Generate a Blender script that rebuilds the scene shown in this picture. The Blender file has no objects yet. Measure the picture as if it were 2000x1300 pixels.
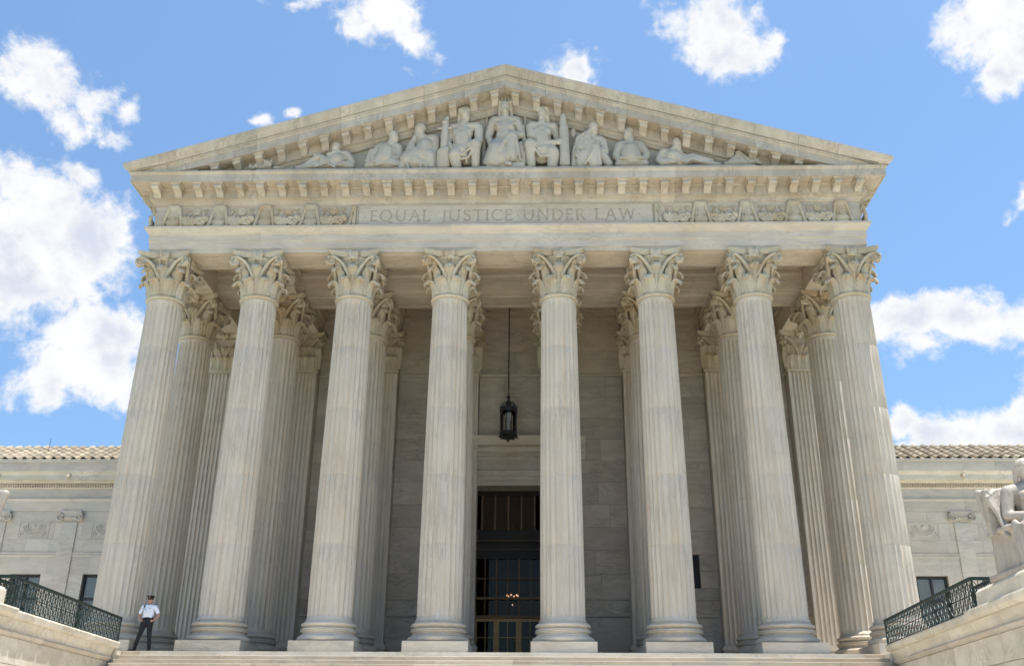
import bpy, bmesh, math, random
from math import sin, cos, pi, radians, sqrt, atan2
from mathutils import Vector, Matrix
random.seed(7)
S = bpy.context.scene
COL = S.collection

# ------------------------------------------------------------------ camera
cam_d = bpy.data.cameras.new("camera"); cam = bpy.data.objects.new("camera", cam_d); COL.objects.link(cam)
CX, CY, CZ, PITCH, YAW, ROLL, FPX = 1.3167, -33.8629, -2.7871, 0.40599, -0.0297, 0.0071, 1877.13
Ry = Matrix(((cos(YAW), -sin(YAW), 0), (sin(YAW), cos(YAW), 0), (0, 0, 1)))
Rp = Matrix(((1, 0, 0), (0, cos(PITCH), sin(PITCH)), (0, -sin(PITCH), cos(PITCH))))
M3 = Rp @ Ry
right, fwd, up = Vector(M3[0]), Vector(M3[1]), Vector(M3[2])
r2 = cos(ROLL) * right + sin(ROLL) * up
u2 = cos(ROLL) * up - sin(ROLL) * right
mw = Matrix(((r2.x, u2.x, -fwd.x, CX), (r2.y, u2.y, -fwd.y, CY), (r2.z, u2.z, -fwd.z, CZ), (0, 0, 0, 1)))
cam.matrix_world = mw
cam_d.sensor_width = 36; cam_d.lens = 36 * FPX / 2000; cam_d.clip_start = 0.1; cam_d.clip_end = 3000
S.camera = cam

# ------------------------------------------------------------------ sky, sun, exposure
SUN_EL, SUN_AZ = radians(78), radians(99)      # azimuth measured from +Y (behind the building) towards +X
W = bpy.data.worlds.new("World"); S.world = W; W.use_nodes = True
nt = W.node_tree; nt.nodes.clear()
def N(t, **k):
    n = nt.nodes.new(t)
    for a, v in k.items(): setattr(n, a, v)
    return n
def L(a, b): nt.links.new(a, b)
def mth(op, a, b=None, c=None, clamp=False):
    n = N('ShaderNodeMath', operation=op); n.use_clamp = clamp
    for i, v in enumerate((a, b, c)):
        if v is None: continue
        if isinstance(v, (int, float)): n.inputs[i].default_value = v
        else: L(v, n.inputs[i])
    return n.outputs[0]
def vmth(op, a, b=None):
    n = N('ShaderNodeVectorMath', operation=op)
    for i, v in enumerate((a, b)):
        if v is None: continue
        if isinstance(v, (tuple, list)): n.inputs[i].default_value = v
        else: L(v, n.inputs[i])
    return n
def smooth(v, lo, hi):
    n = N('ShaderNodeMapRange', interpolation_type='SMOOTHSTEP'); L(v, n.inputs[0])
    n.inputs[1].default_value = lo; n.inputs[2].default_value = hi; return n.outputs[0]
sky = N('ShaderNodeTexSky', sky_type='NISHITA'); sky.sun_disc = False
sky.sun_elevation = SUN_EL; sky.sun_rotation = SUN_AZ
sky.air_density = 1.0; sky.dust_density = 0.35; sky.ozone_density = 3.0
tc = N('ShaderNodeTexCoord')
lift = vmth('NORMALIZE', vmth('ADD', vmth('MULTIPLY', tc.outputs['Generated'], (1, 1, 1.1)).outputs[0], (0, 0, .13)).outputs[0]); L(lift.outputs[0], sky.inputs[0])
sep = N('ShaderNodeSeparateXYZ'); L(tc.outputs['Generated'], sep.inputs[0])
az = mth('ARCTAN2', sep.outputs[0], sep.outputs[1]); el = mth('ARCSINE', sep.outputs[2])
def noise(scale, detail, rough, vec, dist=0):
    n = N('ShaderNodeTexNoise'); n.inputs['Scale'].default_value = scale; n.inputs['Detail'].default_value = detail
    n.inputs['Roughness'].default_value = rough; n.inputs['Distortion'].default_value = dist; L(vec, n.inputs['Vector']); return n
dirv = tc.outputs['Generated']
comb = N('ShaderNodeCombineXYZ'); L(az, comb.inputs[0]); L(el, comb.inputs[1])
wn = noise(9, 4, .6, dirv)
warp = vmth('MULTIPLY', vmth('SUBTRACT', wn.outputs['Color'], (.5, .5, .5)).outputs[0], (.075, .075, 0)).outputs[0]
P2 = vmth('ADD', comb.outputs[0], warp).outputs[0]
# cloud masses: azimuth, elevation, half-sizes (radians), weight
CLOUDS = [
(-0.5681, 0.5908, 0.0419, 0.0198, 0.9), (-0.5091, 0.5872, 0.0310, 0.0205, 0.75), (-0.5450, 0.5611, 0.0396, 0.0225, 0.85), (-0.4935, 0.5543, 0.0335, 0.0209, 0.95), (-0.4755, 0.5878, 0.0127, 0.0130, 0.9), (-0.5205, 0.5455, 0.0402, 0.0229, 0.7), (-0.5540, 0.4740, 0.0569, 0.0388, 1.6), (-0.5169, 0.5072, 0.0236, 0.0195, 1.4), (-0.5503, 0.4165, 0.0650, 0.0598, 1.7), (-0.4916, 0.4485, 0.0443, 0.0379, 1.5), (-0.4672, 0.4533, 0.0275, 0.0288, 1.3), (-0.5896, 0.3885, 0.0525, 0.0540, 1.5), (-0.4778, 0.3421, 0.0597, 0.0407, 1.5), (-0.5122, 0.3146, 0.0339, 0.0258, 1.3), (-0.4540, 0.3707, 0.0366, 0.0267, 1.3), (-0.4413, 0.3277, 0.0338, 0.0243, 1.2), (-0.5468, 0.3591, 0.0267, 0.0185, 0.8), (-0.3142, 0.7176, 0.0380, 0.0055, 0.7), (-0.1989, 0.7074, 0.0460, 0.0200, 1.25), (-0.1645, 0.6908, 0.0426, 0.0193, 1.0), (-0.1312, 0.6855, 0.0230, 0.0127, 0.7), (-0.1688, 0.6634, 0.0290, 0.0108, 0.7), (-0.2301, 0.6937, 0.0271, 0.0162, 1.1), (-0.3405, 0.5948, 0.0198, 0.0088, 1.1), (-0.2992, 0.6113, 0.0108, 0.0059, 1.1), (0.0580, 0.6773, 0.0274, 0.0157, 1.0), (0.0531, 0.6676, 0.0260, 0.0099, 0.9), (0.2257, 0.7124, 0.0531, 0.0233, 1.25), (0.2377, 0.6821, 0.0489, 0.0189, 1.1), (0.2847, 0.6827, 0.0228, 0.0140, 0.75), (0.1972, 0.6893, 0.0221, 0.0143, 0.7), (0.5289, 0.6428, 0.0517, 0.0319, 1.5), (0.5330, 0.5996, 0.0279, 0.0196, 1.2), (0.5599, 0.6242, 0.0318, 0.0420, 1.4), (0.5166, 0.4825, 0.0099, 0.0127, 0.8), (0.5047, 0.4660, 0.0108, 0.0092, 0.9), (0.5195, 0.4746, 0.0111, 0.0114, 0.9), (0.3964, 0.3809, 0.0380, 0.0233, 1.4), (0.4537, 0.3766, 0.0491, 0.0236, 1.4), (0.4946, 0.3717, 0.0344, 0.0240, 1.4), (0.4074, 0.3594, 0.0418, 0.0135, 1.0), (0.4784, 0.3941, 0.0170, 0.0131, 1.0), (0.3670, 0.2903, 0.0188, 0.0156, 1.3), (0.4073, 0.2760, 0.0359, 0.0181, 1.4), (0.4574, 0.2756, 0.0342, 0.0195, 1.4), (0.4891, 0.2798, 0.0250, 0.0274, 1.4), (0.4033, 0.2523, 0.0868, 0.0190, 1.4), 
]
field = None
for (a0, e0, ra, re, wgt) in CLOUDS:
    d = vmth('LENGTH', vmth('MULTIPLY', vmth('SUBTRACT', P2, (a0, e0, 0)).outputs[0], (1 / ra, 1 / re, 0)).outputs[0]).outputs['Value']
    b = mth('MULTIPLY', mth('SUBTRACT', 1.32, d), wgt * 1.15)
    field = b if field is None else mth('MAXIMUM', field, b)
fbm = noise(11, 10, .60, dirv, .2)
fine = noise(45, 7, .68, dirv, .5)
nsum = mth('ADD', mth('MULTIPLY', mth('SUBTRACT', fbm.outputs[0], .5), 4.6), mth('MULTIPLY', mth('SUBTRACT', fine.outputs[0], .5), 1.5))
shaped = mth('ADD', mth('MAXIMUM', field, -1.2), nsum)
big = noise(3.2, 9, .6, dirv, .2)                      # the same kind of broken cumulus all round
elsew = mth('MULTIPLY', mth('SUBTRACT', big.outputs[0], .56), 9)
away = smooth(vmth('DISTANCE', comb.outputs[0], (-.03, .41, 0)).outputs['Value'], .62, .80)
mixf = mth('ADD', mth('MULTIPLY', shaped, mth('SUBTRACT', 1, away)), mth('MULTIPLY', elsew, away))
wisp = noise(34, 9, .68, dirv, .35)
thin = smooth(mth('ADD', mixf, mth('MULTIPLY', mth('SUBTRACT', wisp.outputs[0], .5), 2.6)), -.05, 1.25)
dens = mth('POWER', thin, 1.15)
core = smooth(mixf, .5, 2.2)
puff = noise(20, 6, .6, vmth('ADD', dirv, (0, 0, .02)).outputs[0])
cval = N('ShaderNodeMix', data_type='RGBA'); L(mth('MULTIPLY', core, smooth(puff.outputs[0], .38, .66)), cval.inputs[0])
cval.inputs[6].default_value = (1.0, 1.0, 1.0, 1); cval.inputs[7].default_value = (.70, .745, .86, 1)
CLOUD_LEVEL, SKY_STR, EXPOSURE = 1.0, 0.1, 0.0
CLOUD_LEVEL, SKY_STR, EXPOSURE, SUN_STR = 4.5, 0.128, 0.82, 4.9
SKY_TINT = (1.0, 1.09, 1.06)

cs = vmth('MULTIPLY', cval.outputs[2], (CLOUD_LEVEL,) * 3)
skyc = vmth('MULTIPLY', sky.outputs[0], SKY_TINT)
hz = N('ShaderNodeMix', data_type='RGBA'); L(mth('MULTIPLY', dens, .985), hz.inputs[0]); L(skyc.outputs[0], hz.inputs[6]); L(cs.outputs[0], hz.inputs[7])
bg = N('ShaderNodeBackground'); L(hz.outputs[2], bg.inputs[0]); bg.inputs[1].default_value = SKY_STR
out = N('ShaderNodeOutputWorld'); L(bg.outputs[0], out.inputs[0])
sd = bpy.data.lights.new("sun", 'SUN'); sd.energy = SUN_STR; sd.angle = radians(.53); sd.color = (1, .945, .87)
so = bpy.data.objects.new("sun", sd); COL.objects.link(so)
sv = Vector((sin(SUN_AZ) * cos(SUN_EL), cos(SUN_AZ) * cos(SUN_EL), sin(SUN_EL)))
so.rotation_euler = sv.to_track_quat('Z', 'Y').to_euler(); so.location = (20, 40, 60)
S.view_settings.view_transform = 'Standard'; S.view_settings.look = 'None'
S.view_settings.exposure = EXPOSURE; S.view_settings.gamma = 1; S.view_settings.use_curve_mapping = False
S.render.engine = 'CYCLES'
S.cycles.use_denoising = True
S.cycles.max_bounces = 7; S.cycles.diffuse_bounces = 5; S.cycles.glossy_bounces = 3; S.cycles.transmission_bounces = 4
S.cycles.transparent_max_bounces = 12; S.cycles.sample_clamp_indirect = 8
S.cycles.caustics_reflective = False; S.cycles.caustics_refractive = False

# ------------------------------------------------------------------ materials
def new_mat(name):
    m = bpy.data.materials.new(name); m.use_nodes = True
    return m, m.node_tree, m.node_tree.nodes['Principled BSDF']
def marble(name, base, dark, warm, grain=(1, 1, 3), rough=.55, vein=.5, tone=.18, bump=.25, scale=1.0, warm_amt=.55, offs=1.0, warm_streaks=False):
    """weathered white marble: cloudy tone, thin grey veins drawn out along one axis, rusty-beige blotches, fine relief"""
    m, t, bs = new_mat(name)
    n = t.nodes.new; l = t.links.new
    geo = n('ShaderNodeNewGeometry'); oi = n('ShaderNodeObjectInfo')
    off = n('ShaderNodeVectorMath'); off.operation = 'SCALE'; off.inputs[0].default_value = (37.1 * offs, 19.3 * offs, 53.7 * offs); l(oi.outputs['Random'], off.inputs[3])
    add = n('ShaderNodeVectorMath'); add.operation = 'ADD'; l(geo.outputs['Position'], add.inputs[0]); l(off.outputs[0], add.inputs[1])
    mp = n('ShaderNodeMapping'); mp.inputs['Scale'].default_value = [g * scale for g in grain]; mp.inputs['Rotation'].default_value = (0.0, 0.12, 0.05); l(add.outputs[0], mp.inputs[0])
    def nz(sc, det, ro, di, vec=None):
        k = n('ShaderNodeTexNoise'); k.inputs['Scale'].default_value = sc; k.inputs['Detail'].default_value = det
        k.inputs['Roughness'].default_value = ro; k.inputs['Distortion'].default_value = di; l(vec or mp.outputs[0], k.inputs['Vector']); return k.outputs[0]
    def mr(v, a, b, c=0, d=1):
        k = n('ShaderNodeMapRange'); k.interpolation_type = 'SMOOTHSTEP'; l(v, k.inputs[0])
        for i, q in enumerate((a, b, c, d)): k.inputs[i + 1].default_value = q
        return k.outputs[0]
    def ma(op, a, b):
        k = n('ShaderNodeMath'); k.operation = op
        for i, q in enumerate((a, b)):
            if isinstance(q, (int, float)): k.inputs[i].default_value = q
            else: l(q, k.inputs[i])
        return k.outputs[0]
    def mx(f, a, b):
        k = n('ShaderNodeMix'); k.data_type = 'RGBA'
        if isinstance(f, float): k.inputs[0].default_value = f
        else: l(f, k.inputs[0])
        for i, q in ((6, a), (7, b)):
            if isinstance(q, tuple): k.inputs[i].default_value = (*q, 1)
            else: l(q, k.inputs[i])
        return k.outputs[2]
    cloud = nz(.9, 5, .6, .6)
    c = mx(mr(cloud, .35, .68, 0, .75), base, dark)
    wm = nz(.55, 6, .65, .3, mp.outputs[0] if warm_streaks else add.outputs[0])
    c = mx(ma('MULTIPLY', mr(wm, .42, .68), warm_amt), c, warm)
    vn = nz(1.15, 7, .62, 1.3)
    ridge = ma('ABSOLUTE', ma('SUBTRACT', vn, .5), 0)
    v1 = mr(ridge, 0.0, .055, 1, 0)
    patch = mr(nz(.7, 2, .5, 0, add.outputs[0]), .42, .62)
    c = mx(ma('MULTIPLY', ma('MULTIPLY', v1, patch), vein), c, tuple(x * .68 for x in dark))
    st = nz(4.5, 6, .7, .5)
    c = mx(ma('MULTIPLY', mr(st, .5, .75), vein * .6), c, tuple(x * .78 for x in dark))
    spk = nz(30, 3, .6, 0, add.outputs[0])
    c = mx(ma('MULTIPLY', mr(spk, .45, .8), .22), c, tuple(x * .7 for x in warm))
    hs = n('ShaderNodeHueSaturation'); l(c, hs.inputs['Color'])
    l(mr(oi.outputs['Random'], 0, 1, 1 - tone, 1 + tone * .4), hs.inputs['Value'])
    l(hs.outputs[0], bs.inputs['Base Color'])
    bs.inputs['Roughness'].default_value = rough
    bs.inputs['Specular IOR Level'].default_value = .3
    bp = n('ShaderNodeBump'); bp.inputs['Strength'].default_value = bump; bp.inputs['Distance'].default_value = .012
    l(ma('ADD', nz(9, 8, .7, .3), ma('MULTIPLY', spk, .6)), bp.inputs['Height']); l(bp.outputs[0], bs.inputs['Normal'])
    return m
A_, D_, W_ = (0.611, 0.547, 0.443), (0.468, 0.427, 0.361), (0.542, 0.441, 0.319)
MB_H = marble('marble_bedded', A_, D_, W_, (.8, 1, 3.2), vein=.4, tone=.12)
MB_V = marble('marble_column', (0.621, 0.557, 0.454), (0.492, 0.446, 0.374), (0.561, 0.451, 0.328), (5.2, 5.2, .34), vein=.5, tone=.02, warm_amt=.75, offs=0, warm_streaks=True)
MB_C = marble('marble_carved', (0.591, 0.534, 0.406), (0.463, 0.423, 0.333), (0.463, 0.337, 0.194), (1.6, 1.6, 1.6), vein=.3, tone=.08, bump=.5, scale=1.6, warm_amt=.8)
MB_S = marble('marble_statue', (0.571, 0.519, 0.417), (0.473, 0.432, 0.351), (0.512, 0.404, 0.277), (1, 1, 1), vein=.2, tone=.06, bump=.2, warm_amt=.4)
MB_W = marble('marble_wall', (0.591, 0.534, 0.449), (0.433, 0.394, 0.333), (0.512, 0.418, 0.305), (.8, 1, 2.4), vein=.55, tone=.14)
MB_G = marble('marble_wing', (0.542, 0.504, 0.429), (0.433, 0.414, 0.365), (0.492, 0.423, 0.314), (.7, 1, 2.6), vein=.4, tone=.07, warm_amt=.45)
MB_Z = marble('weathered_statue_stone', (0.473, 0.423, 0.351), (0.374, 0.337, 0.287), (0.305, 0.249, 0.194), (2, 2, .8), vein=.5, tone=.05, bump=.6, warm_amt=.6)
MB_P = marble('marble_weathered', (0.690, 0.638, 0.540), (0.522, 0.485, 0.406), (0.492, 0.456, 0.305), (.8, 1, 1.8), vein=.45, tone=.10, warm_amt=.5, bump=.5)
MB_R = marble('marble_cornice', (0.561, 0.504, 0.411), (0.394, 0.360, 0.300), (0.453, 0.364, 0.259), (1.6, 1, 1.0), vein=.5, tone=.10, warm_amt=.7)
MB_T = marble('roof_tile_stone', (0.335, 0.297, 0.218), (0.266, 0.235, 0.176), (0.295, 0.202, 0.121), (1, 1, 1), vein=.3, tone=.3, bump=.6, scale=2)
MB_F = marble('marble_plaza', (0.749, 0.682, 0.573), (0.650, 0.596, 0.499), (0.670, 0.576, 0.443), (1, 1, 1), vein=.2, tone=.06)
def plain(name, col, rough=.6, metal=0, noise_amt=.25, nscale=8, spec=.5):
    m, t, bs = new_mat(name)
    geo = t.nodes.new('ShaderNodeNewGeometry'); k = t.nodes.new('ShaderNodeTexNoise'); k.inputs['Scale'].default_value = nscale; k.inputs['Detail'].default_value = 5
    t.links.new(geo.outputs['Position'], k.inputs['Vector'])
    x = t.nodes.new('ShaderNodeMix'); x.data_type = 'RGBA'; t.links.new(k.outputs[0], x.inputs[0])
    x.inputs[6].default_value = (*[c * (1 - noise_amt) for c in col], 1); x.inputs[7].default_value = (*[min(1, c * (1 + noise_amt)) for c in col], 1)
    t.links.new(x.outputs[2], bs.inputs['Base Color']); bs.inputs['Roughness'].default_value = rough; bs.inputs['Metallic'].default_value = metal
    bs.inputs['Specular IOR Level'].default_value = spec
    return m
IRON = plain('black_iron', (.012, .012, .013), .45)
BRONZE = plain('aged_bronze', (.16, .09, .04), .5, .4, .4, 5)
BRONZE_D = plain('dark_bronze', (.018, .014, .010), .6, .2, .3, 5)
PATINA = plain('green_black_bronze', (.022, .042, .038), .5, .2, .5, 6)
GILT = plain('worn_gilt', (.12, .075, .035), .5, .5)
DARKW = plain('dark_window_metal', (.014, .015, .016), .5)
BLIND = plain('window_blind', (.78, .80, .76), .7, 0, .06)
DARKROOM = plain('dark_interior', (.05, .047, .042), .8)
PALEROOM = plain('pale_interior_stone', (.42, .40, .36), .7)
LAWN = plain('lawn_green', (.05, .09, .03), .9, 0, .4, 1.5)
SKIN = plain('skin', (.42, .22, .15), .6, 0, .08)
SHIRT = plain('white_shirt', (.72, .75, .83), .8, 0, .05)
TROUS = plain('navy_black_cloth', (.010, .011, .016), .85, 0, .2)
BLACKP = plain('black_leather', (.008, .008, .008), .35)
GOLD = plain('gold_badge', (.65, .42, .12), .35, .8)
def glass_mat():
    m, t, bs = new_mat('window_glass'); t.nodes.remove(bs)
    o = t.nodes['Material Output']; tr = t.nodes.new('ShaderNodeBsdfTransparent'); tr.inputs[0].default_value = (.97, .98, .98, 1)
    gl = t.nodes.new('ShaderNodeBsdfGlossy'); gl.inputs['Roughness'].default_value = .03; gl.inputs['Color'].default_value = (.25, .22, .18, 1)
    fr = t.nodes.new('ShaderNodeFresnel'); fr.inputs[0].default_value = 1.5
    mx = t.nodes.new('ShaderNodeMixShader'); t.links.new(fr.outputs[0], mx.inputs[0]); t.links.new(tr.outputs[0], mx.inputs[1]); t.links.new(gl.outputs[0], mx.inputs[2])
    t.links.new(mx.outputs[0], o.inputs[0]); return m
GLASS = glass_mat()
def emis(name, col, st):
    m, t, bs = new_mat(name); bs.inputs['Emission Color'].default_value = (*col, 1); bs.inputs['Emission Strength'].default_value = st
    bs.inputs['Base Color'].default_value = (*col, 1); return m
BULB = emis('lit_bulb', (1, .5, .28), .7)
DOORBR = plain('door_bronze', (.38, .235, .085), .45, .35, .3, 5)

# ------------------------------------------------------------------ mesh helpers
class MB:
    def __init__(s): s.v = []; s.f = []
    def add(s, vs, fs):
        o = len(s.v); s.v += [tuple(v) for v in vs]; s.f += [tuple(i + o for i in f) for f in fs]; return s
    def box(s, x0, x1, y0, y1, z0, z1):
        return s.add([(x0, y0, z0), (x1, y0, z0), (x1, y1, z0), (x0, y1, z0), (x0, y0, z1), (x1, y0, z1), (x1, y1, z1), (x0, y1, z1)],
                     [(0, 3, 2, 1), (4, 5, 6, 7), (0, 1, 5, 4), (1, 2, 6, 5), (2, 3, 7, 6), (3, 0, 4, 7)])
    def rings(s, rs, closed=True, caps=True):
        n = len(rs[0]); o = len(s.v)
        for r in rs: s.v += [tuple(p) for p in r]
        for i in range(len(rs) - 1):
            for j in range(n if closed else n - 1):
                k = (j + 1) % n
                s.f.append((o + i * n + j, o + i * n + k, o + (i + 1) * n + k, o + (i + 1) * n + j))
        if caps and closed:
            s.f.append(tuple(o + j for j in reversed(range(n)))); s.f.append(tuple(o + (len(rs) - 1) * n + j for j in range(n)))
        return s
    def lathe(s, prof, n=32, c=(0, 0), a0=0, a1=2 * pi, caps=True):
        full = abs(a1 - a0 - 2 * pi) < 1e-6; m = n if full else n + 1
        rs = [[(c[0] + r * cos(a0 + (a1 - a0) * j / n), c[1] + r * sin(a0 + (a1 - a0) * j / n), z) for j in range(m)] for r, z in prof]
        return s.rings(rs, full, caps)
    def cap(s, a, b, ra, rb, n=10, m=4):
        a, b = Vector(a), Vector(b); d = (b - a); ln = d.length
        if ln < 1e-6: d = Vector((0, 0, 1))
        d.normalize(); q = d.to_track_quat('Z', 'Y'); rs = []
        for i in range(m + 1):
            t = -pi / 2 + pi / 2 * i / m; rs.append((a, ra * max(cos(t), .02), ra * sin(t)))
        for i in range(m + 1):
            t = pi / 2 * i / m; rs.append((b, rb * max(cos(t), .02), rb * sin(t)))
        return s.rings([[c + q @ Vector((r * cos(2 * pi * j / n), r * sin(2 * pi * j / n), h)) for j in range(n)] for c, r, h in rs])
    def ell(s, c, r, n=14, m=9, rot=None):
        c = Vector(c); rs = []
        for i in range(m + 1):
            t = -pi / 2 + pi * i / m; ring = []
            for j in range(n):
                p = Vector((r[0] * max(cos(t), .01) * cos(2 * pi * j / n), r[1] * max(cos(t), .01) * sin(2 * pi * j / n), r[2] * sin(t)))
                if rot is not None: p = rot @ p
                ring.append(c + p)
            rs.append(ring)
        return s.rings(rs)
    def tube(s, pts, r, n=8, closed=False):
        pts = [Vector(p) for p in pts]; rs = []
        R = r if isinstance(r, (list, tuple)) else [r] * len(pts)
        upv = Vector((0, 0, 1))
        for i, p in enumerate(pts):
            d = (pts[(i + 1) % len(pts)] - pts[i - 1]) if closed else pts[min(i + 1, len(pts) - 1)] - pts[max(i - 1, 0)]
            d.normalize(); x = d.cross(upv)
            if x.length < .15: x = d.cross(Vector((0, 1, 0)))
            x.normalize(); y = x.cross(d)
            rs.append([p + (x * cos(2 * pi * j / n) + y * sin(2 * pi * j / n)) * R[i] for j in range(n)])
        if closed: rs.append(rs[0]); return s.rings(rs, True, False)
        return s.rings(rs)
    def bar(s, a, b, w, h, upv=(0, 0, 1)):
        a, b = Vector(a), Vector(b); d = (b - a).normalized(); u = Vector(upv); x = d.cross(u)
        if x.length < 1e-4: x = d.cross(Vector((0, 1, 0)))
        x.normalize(); y = x.cross(d)
        q = [(-w / 2, -h / 2), (w / 2, -h / 2), (w / 2, h / 2), (-w / 2, h / 2)]
        return s.rings([[p + x * i + y * j for i, j in q] for p in (a, b)])
    def prism(s, prof, x0, x1, f=None):
        """prof: closed (y,z) outline; x0/x1 numbers or functions of (y,z)"""
        g = lambda k, p: k(*p) if callable(k) else k
        A = [(g(x0, p), p[0], p[1]) for p in prof]; B = [(g(x1, p), p[0], p[1]) for p in prof]
        if f: A = [f(*p) for p in A]; B = [f(*p) for p in B]
        return s.rings([A, B])
    def mirror_x(s): s.v = [(-x, y, z) for x, y, z in s.v]; s.f = [tuple(reversed(f)) for f in s.f]; return s
    def xf(s, M): s.v = [tuple(M @ Vector(v)) for v in s.v]; return s
    def mesh(s, name, smooth=None):
        me = bpy.data.meshes.new(name); me.from_pydata(s.v, [], s.f); me.update()
        bm = bmesh.new(); bm.from_mesh(me); bmesh.ops.recalc_face_normals(bm, faces=bm.faces); bm.to_mesh(me); bm.free()
        if smooth is not None:
            me.polygons.foreach_set('use_smooth', [True] * len(me.polygons))
            me.set_sharp_from_angle(angle=radians(smooth))
        return me
def put(name, mesh, mat=None, parent=None, loc=(0, 0, 0), rz=0, smooth=None, **props):
    if isinstance(mesh, MB): mesh = mesh.mesh(name, smooth)
    if mat is not None and not mesh.materials: mesh.materials.append(mat)
    o = bpy.data.objects.new(name, mesh); COL.objects.link(o); o.location = loc; o.rotation_euler = (0, 0, rz)
    if parent is not None: o.parent = parent
    for k, v in props.items(): o[k] = v
    return o
def thing(name, label, category, loc=(0, 0, 0), rz=0, group=None):
    o = bpy.data.objects.new(name, None); COL.objects.link(o); o.location = loc; o.rotation_euler = (0, 0, rz); o.empty_display_size = .3
    o['label'] = label; o['category'] = category
    if group: o['group'] = group
    return o
def part(name, parent, loc=(0, 0, 0), rz=0):
    o = bpy.data.objects.new(name, None); COL.objects.link(o); o.location = loc; o.rotation_euler = (0, 0, rz); o.parent = parent; o.empty_display_size = .2
    return o
def blk(x0, x1, y0, y1, z0, z1, g=.004): return MB().box(x0 + g, x1 - g, y0, y1, z0 + g, z1 - g)
def sculpt(mb, name, voxel, sm=2):
    """fuse overlapping solids into one carved surface"""
    me = mb.mesh(name + '_raw'); o = bpy.data.objects.new('tmp', me); COL.objects.link(o)
    r = o.modifiers.new('r', 'REMESH'); r.mode = 'VOXEL'; r.voxel_size = voxel
    k = o.modifiers.new('s', 'SMOOTH'); k.factor = .5; k.iterations = sm
    dg = bpy.context.evaluated_depsgraph_get(); dg.update()
    m2 = bpy.data.meshes.new_from_object(o.evaluated_get(dg)); m2.name = name; m2.materials.clear()
    m2.polygons.foreach_set('use_smooth', [True] * len(m2.polygons))
    bpy.data.objects.remove(o); bpy.data.meshes.remove(me); return m2

# ------------------------------------------------------------------ ground, plaza, steps
g = MB(); g.add([(-900, -900, -4.62), (900, -900, -4.62), (900, 900, -4.62), (-900, 900, -4.62)], [(0, 1, 2, 3)])
put('ground', g, LAWN, kind='structure')
plaza = put('plaza', MB().box(-60, 60, -60, -11.9, -4.60, -4.40), MB_F, kind='structure')
for sg in (-1, 1): put('terrace', MB().box(min(sg * 15.7, sg * 45), max(sg * 15.7, sg * 45), -1.5, 9.95, -4.6, -.35), MB_F, kind='structure')
put('garden_bed', MB().box(-45, 45, -9, 9.8, -4.615, -4.59), LAWN, kind='structure')
put('podium', MB().box(-15.6, 15.6, -1.0, 9.85, -4.58, -.345), MB_P, kind='structure')
stairs = put('stairs', MB().box(-11.6, 11.6, -1.6, -1.24, -4.39, -.02), MB_P, kind='structure')
NSTEP, TREAD, RISE = 29, .365, .15
shared = {}
for k in range(NSTEP):
    y1 = -1.22 - k * TREAD; zt = -k * RISE; hw = 12.35 if k < 2 else 12.35 - (k * TREAD) * .085
    if k < 5:
        x = -hw; 
        cuts = [-hw]; x = -hw + random.uniform(.8, 2.6)
        while x < hw - .8: cuts.append(x); x += random.uniform(2.45, 2.75)
        cuts.append(hw)
        for a, b in zip(cuts, cuts[1:]):
            pr = [(y1 - .02, zt - RISE + .004), (y1 - .02, zt - .035), (y1 - .045, zt - .03), (y1 - .045, zt - .006), (y1 - .04, zt), (y1 + .5, zt), (y1 + .5, zt - RISE + .004)]
            put('step_block', MB().prism(pr, a + .004, b - .004), MB_H, stairs)
    else:
        put('step_block', MB().box(-hw, hw, y1 - .03, y1 + .45, zt - RISE + .003, zt), MB_H, stairs)
for sg in (-1, 1): put('landing', MB().box(min(sg * 12.36, sg * 16.8), max(sg * 12.36, sg * 16.8), -1.72, -.73, -4.57, -.005), MB_P, kind='structure')
portico_floor = put('portico_floor', MB().box(-14.6, 14.6, -.72, 9.9, -.34, -.004), MB_H, kind='structure')

# ------------------------------------------------------------------ courthouse
H = thing('courthouse', 'white marble temple front with eight fluted columns, carved pediment and engraved frieze', 'building')
SP, HC = 3.75, 2.1107
CXS = [-HC - 3 * SP, -HC - 2 * SP, -HC - SP, -HC, HC, HC + SP, HC + 2 * SP, HC + 3 * SP]
ZN, ZA = 13.09, 14.945
RB, RT = .765, .672
def shaft_r(z): t = (z - 1.08) / (13.0 - 1.08); return RB + (RT - RB) * (t ** 1.7)
def flute_ring(z, R, depth):
    pts = []
    for i in range(24):
        for j in range(7):
            t = j / 7; a = (i + t) * 2 * pi / 24
            u = (t - .10) / .80
            dd = depth * sqrt(max(0, 1 - (2 * u - 1) ** 2)) if 0 < u < 1 else 0
            pts.append(((R - dd) * cos(a), (R - dd) * sin(a), z))
    return pts
JOINTS = [1.08, 3.60, 6.08, 8.55, 11.0, 12.985]
drums = []
for i in range(5):
    z0, z1 = JOINTS[i] + .002, JOINTS[i + 1] - .002
    zs = [z0, z0 + .012] + [z0 + (z1 - z0) * t for t in (.25, .5, .75)] + [z1 - .012, z1]
    dep = [.05 * shaft_r(z) / .7 for z in zs]
    if i == 0: zs = [1.08, 1.16, 1.20, 1.25, 1.32] + zs[2:]; dep = [0, 0, .025, .042, .052] + dep[2:]
    if i == 4: zs = zs[:-2] + [12.70, 12.78, 12.83, 12.87, 12.985]; dep = dep[:-2] + [.048, .042, .028, 0, 0]
    rr = [shaft_r(z) for z in zs]
    if i == 0: rr[0] += .05; rr[1] += .012
    if i != 0: rr[0] -= .004
    if i != 4: rr[-1] -= .004
    drums.append(MB().rings([flute_ring(z, r, d) for z, r, d in zip(zs, rr, dep)]).mesh('drum', 38))
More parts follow.
